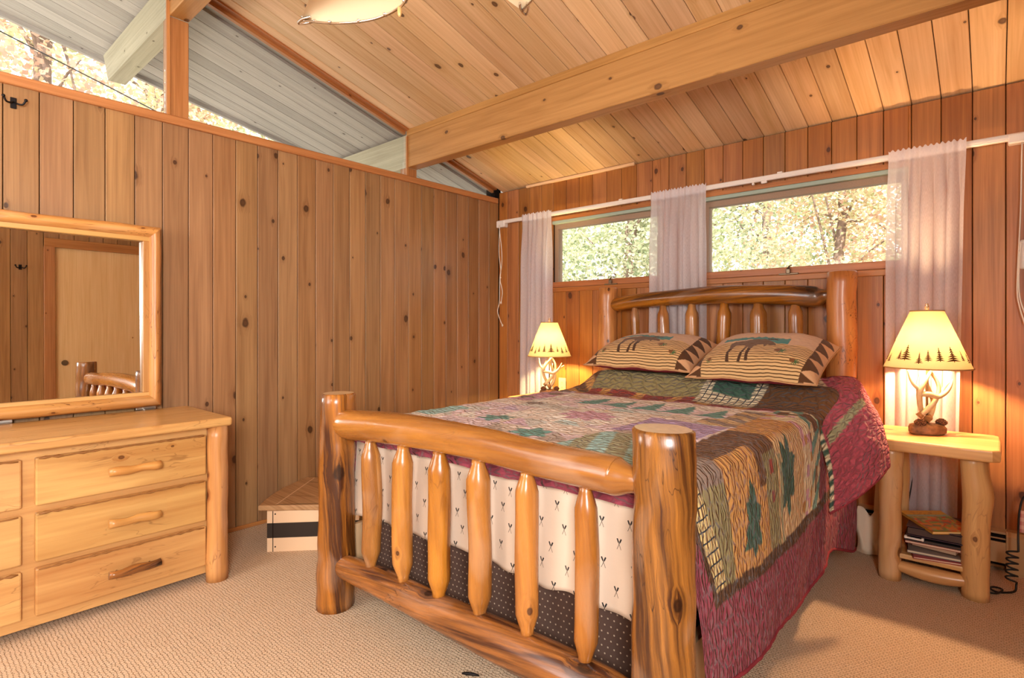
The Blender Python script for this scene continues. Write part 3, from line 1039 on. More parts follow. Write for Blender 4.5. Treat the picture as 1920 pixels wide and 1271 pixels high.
def sheetfn(i, j):
    x = lerp(1.245, 2.69, i)
    wav = 0.010 * math.sin(i * 27 + 2 * math.sin(i * 5)) + 0.010 * math.sin(i * 61 + 1)
    zb = 0.40 + 0.010 * math.sin(i * 15 + 0.6) - 0.03 * sst(0.75, 1, i) - 0.03 * sst(0.3, 0.0, i) + 0.005 * math.sin(i * 49)
    z = lerp(0.775, zb, j)
    y = -2.272 - 0.004 - 0.5 * (0.03 + wav) * sst(0.05, 1.0, j) * 0.9 - 0.008 * sst(0, 0.15, j)
    if i < 0.03:
        y += 0.0
    return (x, y, z), (x, z + 0.01 * math.sin(i * 9))


m = MB()
m.grid(sheetfn, 170, 26)
m.build('cloth', 'sheet', sh, solid=0.0025)

# ------------------------------------------------------------------ quilt
qt = thing('patchwork_quilt', 'maroon bordered patchwork quilt with tree and star patches over the bed', 'quilt', (1.97, -1.25, 0.80))
XR, XL = 2.735, 1.262


def hem(y):
    return 0.205 + 0.035 * mnoise.noise(Vector((y * 1.7, 3.1, 0))) + 0.03 * sst(-1.9, -2.3, y) - 0.08 * sst(-1.0, -0.55, y)


def topz(x, y):
    z = 0.797 + 0.006 * mnoise.noise(Vector((x * 4, y * 4, 1))) + 0.003 * mnoise.noise(Vector((x * 11, y * 11, 4)))
    fr = -0.80 + 0.05 * mnoise.noise(Vector((x * 3, 0.3, 8)))
    b = sst(fr, fr + 0.17, y)
    side = sst(1.27, 1.46, x) * lerp(1.0, 0.8, sst(2.55, 2.80, x))
    return z + b * side * (0.118 + 0.02 * mnoise.noise(Vector((x * 3.3, 5, y * 2))))


S0, S1 = -1.66, 0.60          # s = 0 at the right shoulder; top is negative


def quiltfn(i, j):
    s = lerp(S0, S1, i)
    w = lerp(-0.09, 2.12, j)        # metres from the foot fold; negative hangs over the foot
    RC = 0.055
    yhead = lerp(-0.20, -0.56, sst(0.02, 0.35, s))
    if w >= 0:
        y = lerp(-2.285, yhead, w / 2.12)
    else:
        y = -2.285
    xr = XR + 0.06 * sst(-0.85, -0.62, y)
    if s <= 0:
        x = max(XL - 0.02, xr + s * ((xr - XL) / (XR - XL)))
        z = topz(x, y)
        if s < -(XR - XL) + RC:                      # left side drop
            e = -(s + (XR - XL) - RC)
            x = XL + RC - RC * math.sin(min(e / RC, PI / 2)) - 0.01
            z = z - RC * (1 - math.cos(min(e / RC, PI / 2))) - max(0, e - RC * PI / 2)
        if s > -RC:
            e = (s + RC)
            a = min(e / RC, PI / 2) * 0.6
            x = xr - RC + RC * math.sin(a) * 1.25
            z -= RC * (1 - math.cos(a))
    else:
        a = PI / 2 * 0.6
        z0 = topz(xr, y) - RC * (1 - math.cos(a))
        zh = hem(y)
        tt = s / S1
        fl = 0.088 - 0.03 * sst(-1.1, -0.6, y)
        x = xr - RC + RC * math.sin(a) * 1.25 + fl * (1 - (1 - tt) ** 2) + 0.014 * mnoise.noise(Vector((y * 3.4, s * 2, 6))) * tt * 2
        z = lerp(z0, zh, tt)
    # soft channels in the quilting
    ed = sst(-0.1, 0.06, s)
    x += ed * 0.004 * mnoise.noise(Vector((y * 26, s * 9, 2)))
    z += (1 - ed) * 0.0035 * mnoise.noise(Vector((x * 22, y * 30, 2)))
    if w < 0:
        k = sst(-0.03, 0.08, s)
        z += lerp(w - 0.0, w * 0.2, k)
        y += lerp(-0.032 * sst(0, -0.06, w), w * 0.36, k)
    return (x, y, z), (s, -2.285 + w)


def hsh(*a):
    v = math.sin(sum((k + 1.37) * q for k, q in enumerate((12.9898, 78.233, 37.719)[:0] or a)) * 127.1 + 311.7) * 43758.5453
    return v - math.floor(v)


PAL = [lin(k) for k in ('E6D6C6', 'DAC6B4', 'DEC6C6', 'CFC8BC', 'EADFD0', 'D2B2BC', 'BBC6BE', 'B4A090', 'DEC6A4', 'C8B2C4')]  # top patch colours, lightened for window sheen on the cloth
QC = {k: lin(v) for k, v in dict(maroon='883A46', bind='55361F', olive='8C7F55', sage='9B9673', gold='C08B4C', tan='CBA878', brown='6A4629', dkg='3F5A4A',
      teal='6A9488', ltteal='9ABAB2', mauve='AE93B2', pink='CC9CA8', cream='D9C7A2', red='8C3B31', grey='8C7768', chk='D8BC7C').items()}


def star(dx, dy, r, n=5, inner=0.5, rot=0.3):
    d = math.hypot(dx, dy)
    if d > r:
        return False
    a = (math.atan2(dy, dx) + rot) % (2 * PI / n) / (2 * PI / n)
    k = abs(a - 0.5) * 2
    return d < r * lerp(inner, 1.0, k)


def pine(dx, dy, w, h):
    """tree of height h pointing +dy from its foot"""
    if not 0 < dy < h:
        return False
    q = dy / h
    jag = 1 - 0.38 * ((q * 4.2) % 1)
    return abs(dx) < w * (1 - q) * jag + 0.004


def quiltpaint(co, uv):
    s, v = uv[0], uv[1]
    nz = mnoise.noise(Vector((s * 16, v * 16, 3))) * 0.12 + mnoise.noise(Vector((s * 60, v * 60, 1))) * 0.07
    s += 0.006 * mnoise.noise(Vector((s * 11, v * 11, 30)))
    v += 0.006 * mnoise.noise(Vector((s * 11, v * 11, 60)))
    x = XR + s
    al = 1.0

    def fin(c):
        return (max(0, c[0] * (1 + nz)), max(0, c[1] * (1 + nz)), max(0, c[2] * (1 + nz)), al)
    if v < -2.30 and s < 0:
        return fin(QC['maroon'])
    if s > 0.365 or s < -1.47 - 0.03:
        return fin(QC['maroon'])
    vc = -2.235 + 0.30 * max(s, 0)
    if s > -0.05 and v < vc - 0.045:
        return fin(QC['bind'] if v > vc - 0.075 else QC['maroon'])
    if s > 0.325:
        return fin(QC['bind'])
    if s > -0.16:
        if v < vc + 0.045:
            al = 0.0
            return fin(QC['chk'])
        # the hanging side: upright columns of patches
        if v < -2.0:
            c = QC['olive'] if s > 0.04 else QC['grey']
        elif v < -1.63:
            c = QC['gold'] if s > -0.02 else QC['brown']
            if pine(v + 1.80 + (s - 0.1) * 0.2, 0.27 - s, 0.075, 0.20) or star(v + 1.80, (s - 0.20) * 0.8, 0.085, 6, 0.6):
                c = QC['dkg']
            if v > -1.70 and s < 0.12:
                c = QC['brown']
        elif v < -1.49:
            c = QC['olive'] if s > 0.02 else QC['brown']
            if abs(v + 1.555) < 0.018 and 0.05 < s < 0.2 and hsh(int(s * 60), 3) > 0.35:
                c = QC['red']
        elif v < -1.12:
            c = QC['tan'] if s > 0.0 else QC['gold']
            if star(v + 1.36, (s - 0.13) * 0.75, 0.105, 7, 0.62):
                c = QC['dkg']
            if abs(v + 1.45) < 0.018 and s > 0.05:
                c = QC['sage']
        elif v < -0.97:
            c = QC['cream']
            if hsh(int(s * 26), int(v * 26)) > 0.6:
                c = QC['pink'] if hsh(int(s * 26), int(v * 26), 5) > 0.5 else QC['gold']
        elif v < -0.80:
            c = QC['teal'] if (s * 9 + v * 5) % 1 < 0.45 else QC['cream']
            if hsh(int(s * 22), int(v * 22), 9) > 0.75:
                c = QC['brown']
        else:
            c = QC['brown'] if s < 0.08 else QC['tan']
            if s > 0.14:
                c = QC['maroon']
        return fin(c)
    if v > -0.80:
        # rolled over the sleeping pillows
        if x < 1.47:
            c = QC['brown'] if (x * 6 + v * 7) % 1 < 0.5 else QC['gold']
        elif x < 2.13:
            c = QC['olive']
            if v < -0.735:
                c = QC['red'] if (x * 4.5) % 1 > 0.25 else QC['gold']
        elif x < 2.43:
            if abs(x - 2.28) < 0.095 + 0.02 * mnoise.noise(Vector((x * 40, v * 40, 0))) and v > -0.70:
                c = QC['dkg']
            else:
                al = 0.0
                c = QC['cream']
        else:
            c = [q * 0.9 for q in QC['brown']]
        return fin(c)
    # the flat top, patches paled to carry the window's reflected light
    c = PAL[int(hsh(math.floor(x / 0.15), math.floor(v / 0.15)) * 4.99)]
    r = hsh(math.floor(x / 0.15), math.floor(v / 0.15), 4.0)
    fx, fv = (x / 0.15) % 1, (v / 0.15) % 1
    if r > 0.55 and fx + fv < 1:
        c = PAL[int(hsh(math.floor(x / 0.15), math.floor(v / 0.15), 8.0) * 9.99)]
    if 1.28 < x < 1.45 and -1.35 < v < -0.92:
        c = QC['pink']
    if 1.28 < x < 1.42 and -2.0 < v < -1.72:
        c = QC['ltteal']
    for tx, tv in ((1.70, -1.86), (2.02, -2.02)):
        if star(x - tx, v - tv, 0.09, 6, 0.6):
            c = QC['teal']
    if 1.84 < x < 2.14 and -1.72 < v < -1.38:
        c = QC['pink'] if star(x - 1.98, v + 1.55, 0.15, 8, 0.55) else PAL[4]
    if 2.22 < x < 2.56 and -1.76 < v < -1.42:
        c = QC['mauve']
    if 2.22 < x < 2.58 and -2.25 < v < -1.80:
        c = QC['ltteal'] if (x * 7 + v * 3) % 1 < 0.5 else QC['sage']
    if 2.40 < x < 2.58 and -1.40 < v < -0.95:
        c = QC['tan'] if (v * 8 + x * 5) % 1 < 0.55 else QC['grey']
    if 1.66 < x < 2.46 and -1.25 < v < -0.93:
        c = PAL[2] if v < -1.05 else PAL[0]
        for k in range(5):
            if pine(x - (1.75 + 0.16 * k), v + 1.22, 0.085, 0.25):
                c = QC['teal']
    if v > -0.90 and x > 1.42:
        c = QC['red'] if (x * 5.2 + 0.3) % 1 < 0.62 else QC['gold']
        if v < -0.87:
            c = QC['pink']
    for tx, tv in ((1.35, -1.22), (1.40, -1.0), (1.33, -0.84), (1.55, -1.4)):
        if abs(x - tx) + abs(v - tv) * 1.4 < 0.07:
            c = QC['grey']
    return fin(c)


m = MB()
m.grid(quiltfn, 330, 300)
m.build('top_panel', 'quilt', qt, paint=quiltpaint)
# the corner of the quilt folded back and sticking out over the nightstand
CP = [[(2.568, -0.60, 0.885), (2.695, -0.52, 0.945), (2.795, -0.46, 0.962), (2.832, -0.42, 0.924)],
      [(2.745, -0.83, 0.735), (2.855, -0.75, 0.815), (2.93, -0.68, 0.872), (2.935, -0.62, 0.817)],
      [(2.829, -0.95, 0.577), (2.91, -0.91, 0.694), (2.99, -0.80, 0.779), (2.985, -0.68, 0.744)],
      [(2.821, -0.992, 0.401), (2.903, -0.959, 0.462), (2.992, -0.862, 0.545), (3.001, -0.735, 0.588)]]


def bern(t):
    return ((1 - t) ** 3, 3 * t * (1 - t) ** 2, 3 * t * t * (1 - t), t ** 3)


def flapfn(i, j):
    a, b = bern(i), bern(j)
    p = Vector((0, 0, 0))
    for r in range(4):
        for q in range(4):
            p += Vector(CP[r][q]) * (b[r] * a[q])
    k = 0.012 * mnoise.noise(Vector((i * 4, j * 5, 2))) + 0.005 * mnoise.noise(Vector((i * 13, j * 15, 5)))
    return p + Vector((0.7, -0.6, 0.3)) * k, (i * 0.5, j * 0.55)


def flappaint(co, uv):
    i, j = uv[0] / 0.5, uv[1] / 0.55
    nz = 1 + mnoise.noise(Vector((i * 9, j * 9, 3))) * 0.1
    c = lin('A84C58')
    if i < 0.34 and j < 0.22:
        c = lin('CDB08A')
    if abs(j - 0.52 + i * 0.28) < 0.04 and 0.1 < i < 0.75:
        c = QC['sage']
    if i < 0.06 and j > 0.2:
        c = QC['dkg'] if (j * 13) % 1 < 0.5 else QC['cream']
    return [q * nz for q in c] + [1.0]


m = MB()
m.grid(flapfn, 70, 70)
m.build('folded_corner', 'quilt', qt, paint=flappaint, solid=0.012)
m = MB()
P = [flapfn(i / 30, 1.0)[0] for i in range(31)] + [flapfn(1.0, 1 - i / 24)[0] for i in range(1, 25)]
m.tube(P, [0.007] * len(P), 8)
P = [quiltfn(1.0, lerp(0.02, 1.0, i / 160))[0] for i in range(161)]
m.tube(P, [0.006] * len(P), 8)
m.build('binding', 'maroon', qt)

# ------------------------------------------------------------------ shams
MOOSE = [(.23, .74), (.26, .81), (.36, .83), (.45, .88), (.54, .89), (.60, .85), (.66, .77), (.668, .71), (.625, .70), (.585, .73), (.575, .63), (.555, .70), (.50, .68),
         (.475, .62), (.468, .45), (.485, .29), (.452, .29), (.437, .45), (.432, .60), (.425, .62), (.412, .45), (.412, .26), (.378, .26), (.388, .45), (.402, .62),
         (.38, .66), (.295, .64), (.288, .55), (.272, .45), (.30, .26), (.262, .26), (.245, .45), (.252, .58), (.24, .66)]


def inpoly(x, y, P):
    c = False
    j = len(P) - 1
    for i in range(len(P)):
        if (P[i][1] > y) != (P[j][1] > y) and x < (P[j][0] - P[i][0]) * (y - P[i][1]) / (P[j][1] - P[i][1]) + P[i][0]:
            c = not c
        j = i
    return c


SC = {k: lin(v) for k, v in dict(tan='D2AC78', line='5C4023', brown='553720', tri='CDA076', teal='4D7F7B', moose='6E5440', leg='4C3526', cone='7A5030', green='47653F', sky='C7A487').items()}


def shampaint(co, uv):
    a, b = uv[0], uv[1]        # -1..1 along the cloth
    g = min(1.2, (b + 1) / 2 / 0.60)
    if abs(a) > 0.74:
        k = (abs(a) - 0.74) / 0.26
        q = ((b + 1) / 2 * 5.0) % 1
        c = SC['brown'] if abs(q - 0.5) * 2 > k else SC['tri']
        if abs(a) > 0.97 or abs(b) > 0.975:
            c = SC['tri']
        return c
    f = (a + 0.74) / 1.48
    c = SC['tan']
    al = 0.0 if g < 0.80 else 1.0
    base = c
    if g > 0.80 + 0.02 * math.sin(f * 30):
        c = SC['sky']
    tl = 0.80 + 0.05 * mnoise.noise(Vector((f * 14, 0, 1)))
    if 0.12 < f < 0.76 and tl + (0.06 if f < 0.5 else 0.0) < g < 0.97 + 0.03 * mnoise.noise(Vector((f * 30, 2, 1))):
        c = SC['teal']
    for k in range(5):
        if star(f - (0.57 + 0.02 * k), (g - 0.90 - 0.012 * (k % 2)) * 0.8, 0.022, 5, 0.4):
            c = SC['leg']
    if inpoly(f, g, MOOSE):
        c = SC['leg'] if g < 0.56 else SC['moose']
    for cx, cy, sc in ((0.73, 0.55, 1.0), (0.90, 0.33, 0.75), (0.09, 0.32, 0.7)):
        dx, dy = (f - cx) / sc, (g - cy) / sc
        if star(dx - 0.03 * (1 if cx > 0.5 else -0.4), (dy + 0.03) * 0.6, 0.055, 9, 0.25):
            c = SC['green']
        if (dx / 0.04) ** 2 + (dy / 0.055) ** 2 < 1 and dx < 0.02:
            c = SC['cone']
    return (*c[:3], al if c is base else 1.0)


def sham(label, FL, FR, BR, BL, seed, lean=0.0):
    FL, FR, BR, BL = map(Vector, (FL, FR, BR, BL))
    ctr = (FL + FR + BR + BL) / 4
    o = thing('pillow_sham', label, 'pillow', tuple(ctr), 'moose print pillow shams')
    nrm = ((FR - FL).cross(BL - FL)).normalized()

    def surf(i, j, h):
        a, b = i * 2 - 1, j * 2 - 1
        # pinched corners, edges drawn in
        pa = a * (1 - 0.05 * (1 - b * b) * abs(a) ** 3)
        pb = b * (1 - 0.07 * (1 - a * a) * abs(b) ** 3)
        u_, v_ = (pa + 1) / 2, (pb + 1) / 2
        p = FL.lerp(FR, u_).lerp(BL.lerp(BR, u_), v_)
        puff = ((1 - a ** 4) * (1 - b ** 4)) ** 0.7
        puff *= 1 + 0.10 * mnoise.noise(Vector((a * 1.6 + seed, b * 1.6, seed)))
        ed = 0.005 * math.sin(a * 9 + seed) * abs(b) ** 6 * (1 - a * a)
        return p + nrm * (h * puff + ed + 0.0025 * mnoise.noise(Vector((a * 14, b * 14, seed))))
    def arc(f, n=200):
        t_ = [0.0]
        for k in range(n):
            t_.append(t_[-1] + (f((k + 1) / n) - f(k / n)).length)
        return lambda q: lerp(t_[min(n - 1, int(q * n))], t_[min(n - 1, int(q * n)) + 1], q * n - min(n - 1, int(q * n))) / t_[-1] * 2 - 1
    ua, vb = arc(lambda q: surf(q, 0.5, 0.118)), arc(lambda q: surf(0.5, q, 0.118))
    m = MB()
    m.grid(lambda i, j: (surf(i, j, 0.118), (lerp(ua(i), i * 2 - 1, abs(j * 2 - 1) ** 3), lerp(vb(j), j * 2 - 1, abs(i * 2 - 1) ** 3))), 250, 210)
    m.build('front', 'sham', o, paint=shampaint)
    m = MB()
    m.grid(lambda i, j: (surf(1 - i, j, -0.045), (i * .68, j * .47)), 60, 48)
    m.build('back', 'maroon', o, label='maroon back of the pillow')
    m = MB()
    P = [surf(k / 30, 0, 0) for k in range(31)] + [surf(1, k / 24, 0) for k in range(1, 25)] + [surf(1 - k / 30, 1, 0) for k in range(1, 31)] + [surf(0, 1 - k / 24, 0) for k in range(1, 24)]
    P.append(P[0])
    m.tube(P, [0.004] * len(P), 8)
    m.build('piping', plain('sham_piping', 'B98A5E', 0.8) if 'sham_piping' not in bpy.data.materials else bpy.data.materials['sham_piping'], o)
    return o


sham('moose print pillow on the far half of the bed, toward the yellow-lit lamp', (1.40, -0.74, 0.955), (2.095, -0.74, 0.945), (2.09, -0.30, 1.085), (1.40, -0.27, 1.07), 1.3)
sham('moose print pillow on the near half of the bed, beside the nightstand', (2.105, -0.82, 0.925), (2.735, -0.82, 0.925), (2.75, -0.36, 1.09), (2.13, -0.34, 1.09), 4.7)

# ================================================================== LAMPS
lamp = thing('antler_lamp', 'lit antler table lamp glowing orange on the nightstand with the books', 'lamp', (3.10, -0.265, 0.6705), 'antler table lamps')
LX, LY, LZ = 3.10, -0.265, 0.6705
RV = Vector((0.7527, 0.6584, 0))      # across the lamp
DV = Vector((0.6584, -0.7527, 0))     # its front


def LP(zx, zy, d=0.0):
    return Vector((LX, LY, LZ)) + RV * ((zx - 590) * 0.000496) + DV * d + Vector((0, 0, (1127 - zy) * 0.000595))


m = MB()
nR = 34
prev = None
for (rx, ry, z) in ((0.074, 0.055, 0.0), (0.082, 0.062, 0.008), (0.082, 0.062, 0.03), (0.074, 0.055, 0.044), (0.05, 0.035, 0.05), (0.002, 0.002, 0.052)):
    ring = []
    for k in range(nR):
        a = 2 * PI * k / nR
        q = 1 + 0.10 * mnoise.noise(Vector((math.cos(a) * 2.2, math.sin(a) * 2.2, z * 25))) - (0.09 if k % 7 == 0 and 0.004 < z < 0.046 else 0)
        p = Vector((LX, LY, LZ)) + RV * (rx * q * math.cos(a)) + DV * (ry * q * math.sin(a)) + Vector((0, 0, z))
        ring.append(m.b.verts.new(p))
    if prev:
        for k in range(nR):
            f = m.b.faces.new([prev[k], prev[(k + 1) % nR], ring[(k + 1) % nR], ring[k]])
            f.smooth = True
    else:
        m.b.faces.new(ring[::-1])
    prev = ring
bmesh.ops.recalc_face_normals(m.b, faces=m.b.faces)
m.build('stone_base', 'rock', lamp)
for zx in (490, 705):
    m = MB()
    c = LP(zx, 1030, 0.022 if zx < 600 else 0.018)
    for k in range(7):
        tq = k / 6
        n = 9
        for q in range(n):
            a = 2 * PI * (q / n + k * 0.055)
            r = 0.021 * math.sin(PI * (0.14 + 0.76 * tq))
            p = c + Vector((r * math.cos(a), r * math.sin(a), -0.014 + 0.030 * tq))
            m.ball(p, 0.0058, 6, 4, sc=(1, 1, 0.6))
    m.ball(c, 0.018, 10, 6, sc=(1, 1, 0.9))
    m.build('pine_cone', 'cone', lamp)
ANT = [([(505, 985, .0), (570, 930, .012), (640, 855, .02), (688, 760, .012), (680, 680, .0), (622, 605, -.012), (515, 545, -.02)], (0.013, 0.013, 0.0115, 0.009, 0.0085, 0.007, 0.003)),
       ([(585, 1020, -.005), (650, 955, -.012), (688, 870, -.022), (664, 790, -.028), (622, 715, -.02), (610, 640, -.01), (640, 600, 0)], (0.015, 0.014, 0.012, 0.010, 0.008, 0.006, 0.003)),
       ([(548, 935, -.01), (500, 860, .012), (484, 780, .024), (530, 700, .024), (600, 630, .01), (673, 575, -.01)], (0.011, 0.012, 0.013, 0.010, 0.008, 0.003)),
       ([(488, 795, .026), (560, 795, .036), (640, 815, .04), (715, 775, .042), (760, 725, .04), (792, 674, .034)], (0.012, 0.0135, 0.012, 0.010, 0.007, 0.0025)),
       ([(690, 800, .02), (755, 755, .0), (838, 712, -.02)], (0.009, 0.007, 0.0025)),
       ([(492, 760, .02), (446, 722, .012), (424, 672, .0), (418, 608, -.012)], (0.010, 0.009, 0.0065, 0.0025)),
       ([(488, 800, .015), (508, 715, -.008), (546, 648, -.02)], (0.009, 0.0075, 0.003)),
       ([(655, 830, -.02), (640, 760, -.035), (652, 690, -.04)], (0.009, 0.007, 0.003))]
for pts, rr in ANT:
    m = MB()
    P = bez([LP(*p) for p in pts], 6)
    R = bezr(list(rr), 6)
    m.tube(P, [max(q, 0.002) for q in R], 10, lump=0.1, lscale=20)
    m.build('antler', 'bone', lamp)
m = MB()
for pts in (((505, 985, 0), (535, 960, 0.005)), ((580, 1025, -.005), (610, 1000, -.008)), ((560, 1000, 0.02), (600, 985, 0.015))):
    p0, p1 = LP(*pts[0]), LP(*pts[1])
    m.tube([p0, (p0 + p1) / 2, p1], [0.017, 0.016, 0.0135], 12, lump=0.3, lscale=60)
m.build('antler_burr', 'antlerbase', lamp)
m = MB()
m.tube([(LX, LY, LZ + 0.04), (LX, LY, LZ + 0.40)], [0.0055, 0.0055], 10)
m.tube([(LX, LY, LZ + 0.36), (LX, LY, LZ + 0.41)], [0.014, 0.016], 14)
m.build('stem', 'bronze', lamp)
m = MB()
m.ball((LX, LY, LZ + 0.445), 0.028, 14, 10, sc=(1, 1, 1.2))
m.build('bulb', 'bulb', lamp)
m = MB()
for sg in (-1, 1):
    P = bez([Vector((LX, LY, LZ + 0.40)) + RV * (0.016 * sg), Vector((LX, LY, LZ + 0.45)) + RV * (0.05 * sg), Vector((LX, LY, LZ + 0.53)) + RV * (0.045 * sg), Vector((LX, LY, LZ + 0.598))], 6)
    m.tube(P, [0.0018] * len(P), 6)
for k in range(3):
    a = 2 * PI * k / 3 + 0.4
    m.tube([(LX, LY, LZ + 0.597), (LX + 0.066 * math.cos(a), LY + 0.066 * math.sin(a), LZ + 0.600)], [0.0018] * 2, 6)
m.build('harp', 'steel', lamp)
# shade with little fir trees
RB, RT, ZB, ZT = 0.180, 0.068, LZ + 0.325, LZ + 0.603
m = MB()
m.lathe([(RB - 0.0015, ZB), (RB * 0.75 + RT * 0.25 - 0.0015, lerp(ZB, ZT, 0.25)), ((RB + RT) / 2, lerp(ZB, ZT, 0.5)), (RB * 0.25 + RT * 0.75, lerp(ZB, ZT, 0.75)), (RT, ZT)], 64, (LX, LY))
base_ang = math.atan2(DV.y, DV.x)


def shp(ang, z, off=0.0012):
    r = lerp(RB, RT, (z - ZB) / (ZT - ZB)) + off
    return (LX + r * math.cos(base_ang + ang), LY + r * math.sin(base_ang + ang), z)


rt = random.Random(5)
for k in range(22):
    ang = 2 * PI * k / 22 + 0.08 * rt.uniform(-1, 1)
    z0 = ZB + 0.026 + 0.016 * (0.5 + 0.5 * math.sin(k * 1.9)) + 0.006 * rt.random()
    h = 0.036 + 0.022 * rt.random() + (0.016 if k % 3 == 0 else 0)
    wd = h * (0.32 if k % 2 else 0.42)
    r_ = lerp(RB, RT, (z0 - ZB) / (ZT - ZB))
    nb = 7
    for q in range(nb):
        za, zb_ = z0 + h * q / nb, z0 + h * (q + 1.25) / nb
        wa = wd * (1 - q / nb) * (0.75 + 0.5 * rt.random()) / r_
        m.quad([shp(ang - wa, za), shp(ang, za + h * 0.035), shp(ang + wa, za + 0.001), shp(ang, min(zb_, z0 + h))], rnd=0.1, mi=1)
    m.quad([shp(ang - 0.0018 / r_, z0 - 0.003), shp(ang + 0.0018 / r_, z0 - 0.003), shp(ang + 0.0012 / r_, z0 + h), shp(ang - 0.0012 / r_, z0 + h)], mi=1)
shd = m.build('lamp_shade', ['shade', 'shadeprint'], lamp)
for r_, z in ((RB, ZB), (RT, ZT)):
    m = MB()
    P = [(LX + r_ * math.cos(2 * PI * k / 48), LY + r_ * math.sin(2 * PI * k / 48), z) for k in range(49)]
    m.tube(P, [0.0032] * 49, 8, caps=False)
    m.build('trim_ring', 'shadetrim', shd)
m = MB()
m.tube([(LX, LY, ZT - 0.002), (LX, LY, ZT + 0.008)], [0.006, 0.006], 10)
for k in range(5):
    m.tube([(LX, LY, ZT + 0.008 + k * 0.006), (LX, LY, ZT + 0.013 + k * 0.006)], [0.0125 - abs(k - 1.5) * 0.002, 0.009 - abs(k - 1.5) * 0.0015], 12)
m.build('finial', 'chrome', lamp)
lamp2 = copy_tree(lamp)
lamp2['label'] = 'smaller-looking lit antler table lamp glowing yellow between corner curtain and headboard'
lamp2.location = (0.795, -0.30, 0.672)
lamp2.scale = (0.92, 0.92, 0.92)
for o in lamp2.children:
    if o.name.startswith('bulb'):
        o.material_slots[0].link = 'OBJECT'
        o.material_slots[0].material = M['bulb2']

# ================================================================== NIGHTSTANDS
ns = thing('nightstand', 'rustic log nightstand holding books, between the bed and wall heater', 'nightstand', (3.13, -0.325, 0), 'log nightstands')


def slab(x0, x1, y0, y1, z0, z1, mat, name, par, grain=0, bev=0.014):
    m = MB()
    m.box((x0, y0, z0), (x1, y1, z1), grain, bev=bev, seg=3, rnd=random.random())
    return m.build(name, mat, par)


m = MB()
pl = [(2.895, -0.53), (2.905, -0.552), (3.0, -0.558), (3.12, -0.552), (3.25, -0.561), (3.345, -0.556), (3.372, -0.53), (3.375, -0.3), (3.370, -0.12), (3.35, -0.095), (2.91, -0.095), (2.893, -0.12)]
m.prism(pl, 2, 0.617, 0.67, grain=0, rnd=0.44, bev=0.010, seg=3)
m.build('top', 'stand', ns)
m = MB()
m.box((2.965, -0.50, 0.107), (3.30, -0.13, 0.131), 0, bev=0.006, seg=2, rnd=0.7)
m.build('shelf', 'stand', ns)
for i, (x, y, r) in enumerate(((2.975, -0.482, 0.046), (3.288, -0.476, 0.049), (2.975, -0.150, 0.042), (3.290, -0.150, 0.042))):
    m = MB()
    n = 18
    pts, rr = [], []
    for k in range(n + 1):
        z = 0.63 * k / n
        kb = math.exp(-((z - 0.46) / 0.07) ** 2) * (0.012 if i == 1 else 0.004) + math.exp(-((z - 0.58) / 0.05) ** 2) * (0.006 if i == 0 else 0)
        pts.append((x - (0.008 if i == 1 else 0) * sst(0.45, 0.62, z) + 0.004 * mnoise.noise(Vector((i, z * 6, 0))) + kb * 0.6, y, z))
        rr.append(r + kb * 0.6)
    m.tube(pts, rr, 22, lump=0.08, lscale=4, seed=30 + i * 2.3, rnd=(0.2, 0.55, 0.8, 0.35)[i])
    m.build('leg', 'stand', ns)
for (a, b) in (((2.985, -0.485, 0.070), (3.285, -0.48, 0.070)), ((2.975, -0.47, 0.078), (2.975, -0.16, 0.078)), ((3.288, -0.47, 0.078), (3.288, -0.16, 0.078)), ((2.99, -0.15, 0.078), (3.28, -0.15, 0.078))):
    m = MB()
    a, b = Vector(a), Vector(b)
    P = [a.lerp(b, k / 10) + Vector((0, 0, -0.012 * math.sin(PI * k / 10))) for k in range(11)]
    m.tube(P, [0.022 + 0.012 * math.sin(PI * k / 10) for k in range(11)], 16, lump=0.06, seed=50 + a.x)
    m.build('stretcher', 'stand', ns)
ns2 = copy_tree(ns)
ns2['label'] = 'log nightstand mostly hidden behind the bed under the yellow-lit lamp'
ns2.location = (0.825, -0.335, 0.0)


# books on the nightstand shelf
def book(label, cx, cy, z, w, d, h, rot, cover, pages='E2D2B4', tilt=(0, 0), paint=None, name='book', cat='book'):
    o = thing(name, label, cat, (0, 0, 0), 'books and magazines on the nightstand shelf')
    cm = plain('cover_' + cover, cover, 0.35) if ('cover_' + cover) not in bpy.data.materials else bpy.data.materials['cover_' + cover]
    t_ = min(0.003, h * 0.25)
    m = MB()
    m.box((-w / 2, -d / 2, 0), (w / 2, d / 2, t_), 0, mi=0)
    m.box((-w / 2, -d / 2, 0), (-w / 2 + t_, d / 2, h), 0, mi=0)
    m.box((-w / 2, -d / 2, h - t_), (w / 2, d / 2, h), 0, mi=0)
    m.build('cover', cm, o)
    m = MB()
    m.box((-w / 2 + t_, -d / 2 + 0.003, t_), (w / 2 - 0.003, d / 2 - 0.003, h - t_), 0)
    m.build('pages', plain('pages_' + pages, pages, 0.7) if ('pages_' + pages) not in bpy.data.materials else bpy.data.materials['pages_' + pages], o)
    if paint:
        m = MB()
        m.grid(lambda i, j: ((-w / 2 + 0.001 + i * (w - 0.002), -d / 2 + 0.001 + j * (d - 0.002), h + 0.0006), (i, j)), 70, 90)
        m.build('cover_print', 'bookcover', o, paint=paint)
    o.location = (cx, cy, z)
    o.rotation_euler = (tilt[0], tilt[1], rot)
    return o


